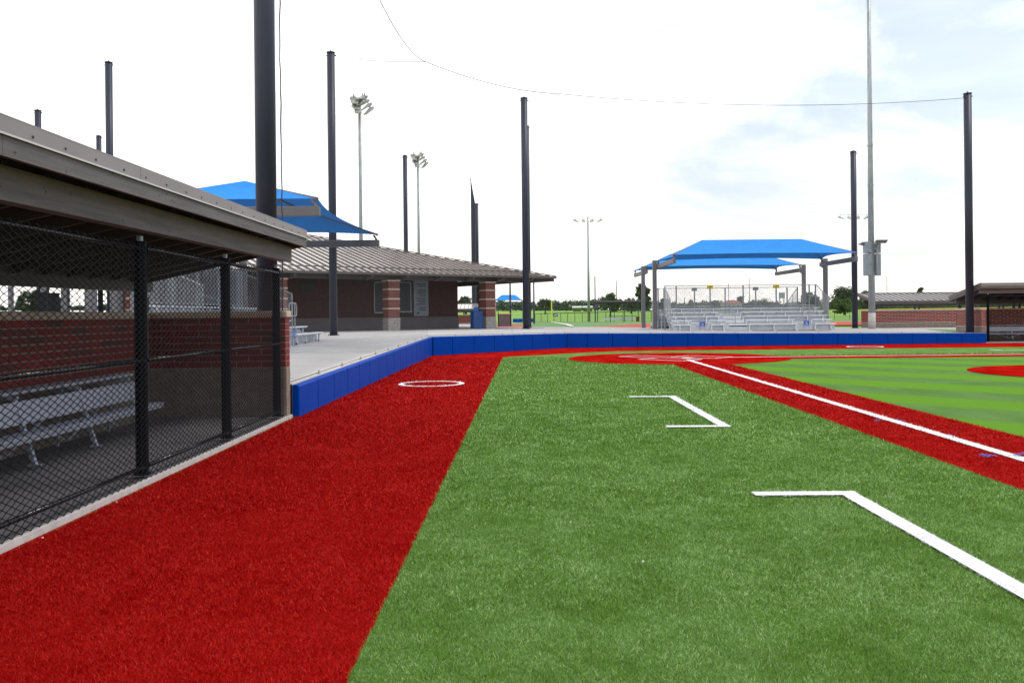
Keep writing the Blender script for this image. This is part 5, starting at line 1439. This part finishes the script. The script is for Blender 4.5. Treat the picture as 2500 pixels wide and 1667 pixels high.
# ================================================================== TREES
def leaf_cloud(centres, radii, n_each, size, seed):
    g = np.random.default_rng(seed)
    C_, R_ = [], []
    for c, r_ in zip(centres, radii):
        d = g.normal(size=(n_each, 3)); d /= np.linalg.norm(d, axis=1)[:, None]
        rad = r_*(g.random(n_each)**.33)*(1 + g.normal(0, .10, n_each))
        C_.append(np.array(c) + d*rad[:, None]*np.array([1, 1, .85]))
    c = np.concatenate(C_); n = len(c)
    a = g.normal(size=(n, 3)); a /= np.linalg.norm(a, axis=1)[:, None]
    b = np.cross(a, g.normal(size=(n, 3))); b /= np.linalg.norm(b, axis=1)[:, None]
    s = size*g.uniform(.6, 1.35, n)[:, None]
    v = np.empty((n*4, 3)); v[0::4] = c-a*s; v[1::4] = c-b*s*.55; v[2::4] = c+a*s; v[3::4] = c+b*s*.55
    return v, np.arange(n*4).reshape(n, 4)
def tree(label, px, pytop, pybase, wpx, Y, m='leaf', gaps=1.0, seed=0, name='tree', trunk=True, nl=2600, low=.12):
    g = np.random.default_rng(seed+50)
    base = P(px, pybase, Y); H = P(px, pytop, Y).z-base.z; W_ = wpx*Y/F/2
    t = thing(name, label, 'tree' if name != 'bush' else 'bush', (base.x, Y, base.z-.3), 0)
    nb = 26; cs, rs = [], []
    for i in range(nb):
        h = low + (1-low)*(i+.5)/nb*.92; prof = math.sin(math.pi*min(1, .16+.80*h))**.7
        a = g.uniform(0, 6.283); r_ = W_*prof*g.uniform(.25, .82)
        rr = W_*g.uniform(.20, .40)*(.75+.25/gaps)
        cs.append((r_*math.cos(a), r_*math.sin(a)*.8, .3+H*h*.98 - rr*.2)); rs.append(rr)
    v, f = leaf_cloud(cs, rs, nl//nb, .26*H/6 if H > 4 else .17, seed)
    o = build_arrays('crown', v, f, m); o.parent = t
    if trunk:
        mb = MB(); mb.tube((0, 0, -1), (W_*.04, 0, H*.55), W_*.09, 8, W_*.04)
        for c in cs[6::4]: mb.tube((W_*.02, 0, H*.3), c, W_*.035, 5, W_*.012)
        obj('trunk', mb, 'bark', t)
    return t
tree('wide dark bush tree just right of the middle black pole, before the far field', 1331, 728.5, 757, 46, 250, seed=1, gaps=1.2)
tree('tree glimpsed between the brick building corner and its right column', 1136, 723, 757, 52, 180, seed=2)
tree('spreading tree between the black shelter pole and the thin utility pole', 1490, 714, 762, 52, 245, seed=3, gaps=1.5)
tree('small green shrub tree beside the long white tanks', 1383, 738, 756, 11, 300, seed=4, m='leaf2', nl=900)
tree('rounded bluish tree left of the canopy posts', 1541, 726, 760, 44, 300, m='leaf3', seed=5)
tree('tall airy tree behind the left canopy posts', 1572, 690, 765, 50, 230, seed=6, gaps=2.4, low=.2)
tree('round tree behind the bleacher rail mesh, left part', 1686, 730, 757, 22, 300, seed=7, nl=1400)
tree('low green tree left of the rear bleacher rail', 1622, 727, 760, 40, 290, m='leaf3', seed=8)
tree('round dark tree behind the red roofed house', 1810, 721, 757, 32, 345, seed=9)
tree('green tree mass behind the bleacher rail between two yellow signs', 1740, 735, 757, 44, 310, m='leaf3', seed=10)
tree('leafy tree right of the red roofed house behind the rail mesh', 1866, 729, 757, 64, 290, seed=11, m='leaf3')
tree('big tree behind the right canopy post', 1980, 712, 759, 70, 240, seed=12, nl=3800, low=.0)
tree('tallest broad tree between the canopy post and the right black pole', 2062, 700, 757, 86, 215, seed=13, nl=5600, low=.0)
tree('tree just right of the right black pole behind the pale roof', 2118, 706, 759, 46, 235, seed=14, low=.0)
tree('bright rounded bush below the broad tree left of the right black pole', 2058, 731, 757, 56, 150, seed=15, m='leaf2', name='bush', nl=3600, trunk=False, low=.05)
tree('tree top peeping over the middle of the pale ribbed dugout roof', 2246, 698, 757, 22, 210, seed=16)
tree('dark tree seen through the near dugout back opening', 75, 704, 785, 70, 170, seed=17, gaps=1.6)
tree('second dark tree in the near dugout back opening, right of the first', 140, 722, 785, 60, 175, seed=18, gaps=1.5)
for k, (px, top, w_) in enumerate(((2150, 744, 70), (2210, 746, 80), (2275, 745, 80), (2340, 744, 80), (2405, 742, 60))):
    tree(['bush at the left end of the gap under the pale dugout roof', 'second bush from the left in the gap under the pale dugout roof', 'middle bush in the gap under the pale dugout roof', 'bush behind the low end of the right dugout roof', 'bush behind the right dugout seen under its roof'][k], px, top, 757, w_, 190, seed=20+k, m='leaf2' if k % 2 else 'leaf', name='bush', nl=1600, trunk=False, low=.02)
# far woods along the horizon: too dense to count
cs, rs = [], []
g = np.random.default_rng(3)
for px in np.arange(-300, 2700, 4.6):
    Y = g.uniform(400, 470); top = 737+g.normal(0, 2.0)+2.5*math.sin(px*.05)+ (4 if px > 1600 else 0) - .0105*(px-1400)*.4
    if 1385 < px < 1570: top -= 4
    if px < 1200: top += 6
    zt_ = P(px, top, Y).z; zb_ = P(px, 757, Y).z
    for q in (.25, .72):
        c = P(px, 750, Y); cs.append((c.x+g.normal(0, .8), Y, zb_+(zt_-zb_)*q)); rs.append((zt_-zb_)*g.uniform(.34, .55))
v, f = leaf_cloud(cs, rs, 70, .55, 9)
o = build_arrays('distant_woods', v, f, 'leaf3', kind='stuff')
o['label'] = 'long low band of bluish green woods along the horizon'

# bits lying on the turf
mb = MB()
for px, py in ((285, 1226), (104, 1313), (1393, 1275), (1570, 1371)):
    c = G(px, py, .02); mb.box(c.x-.006, c.x+.006, c.y-.005, c.y+.005, .02, .028)
obj('turf_litter', mb, 'white', kind='stuff')
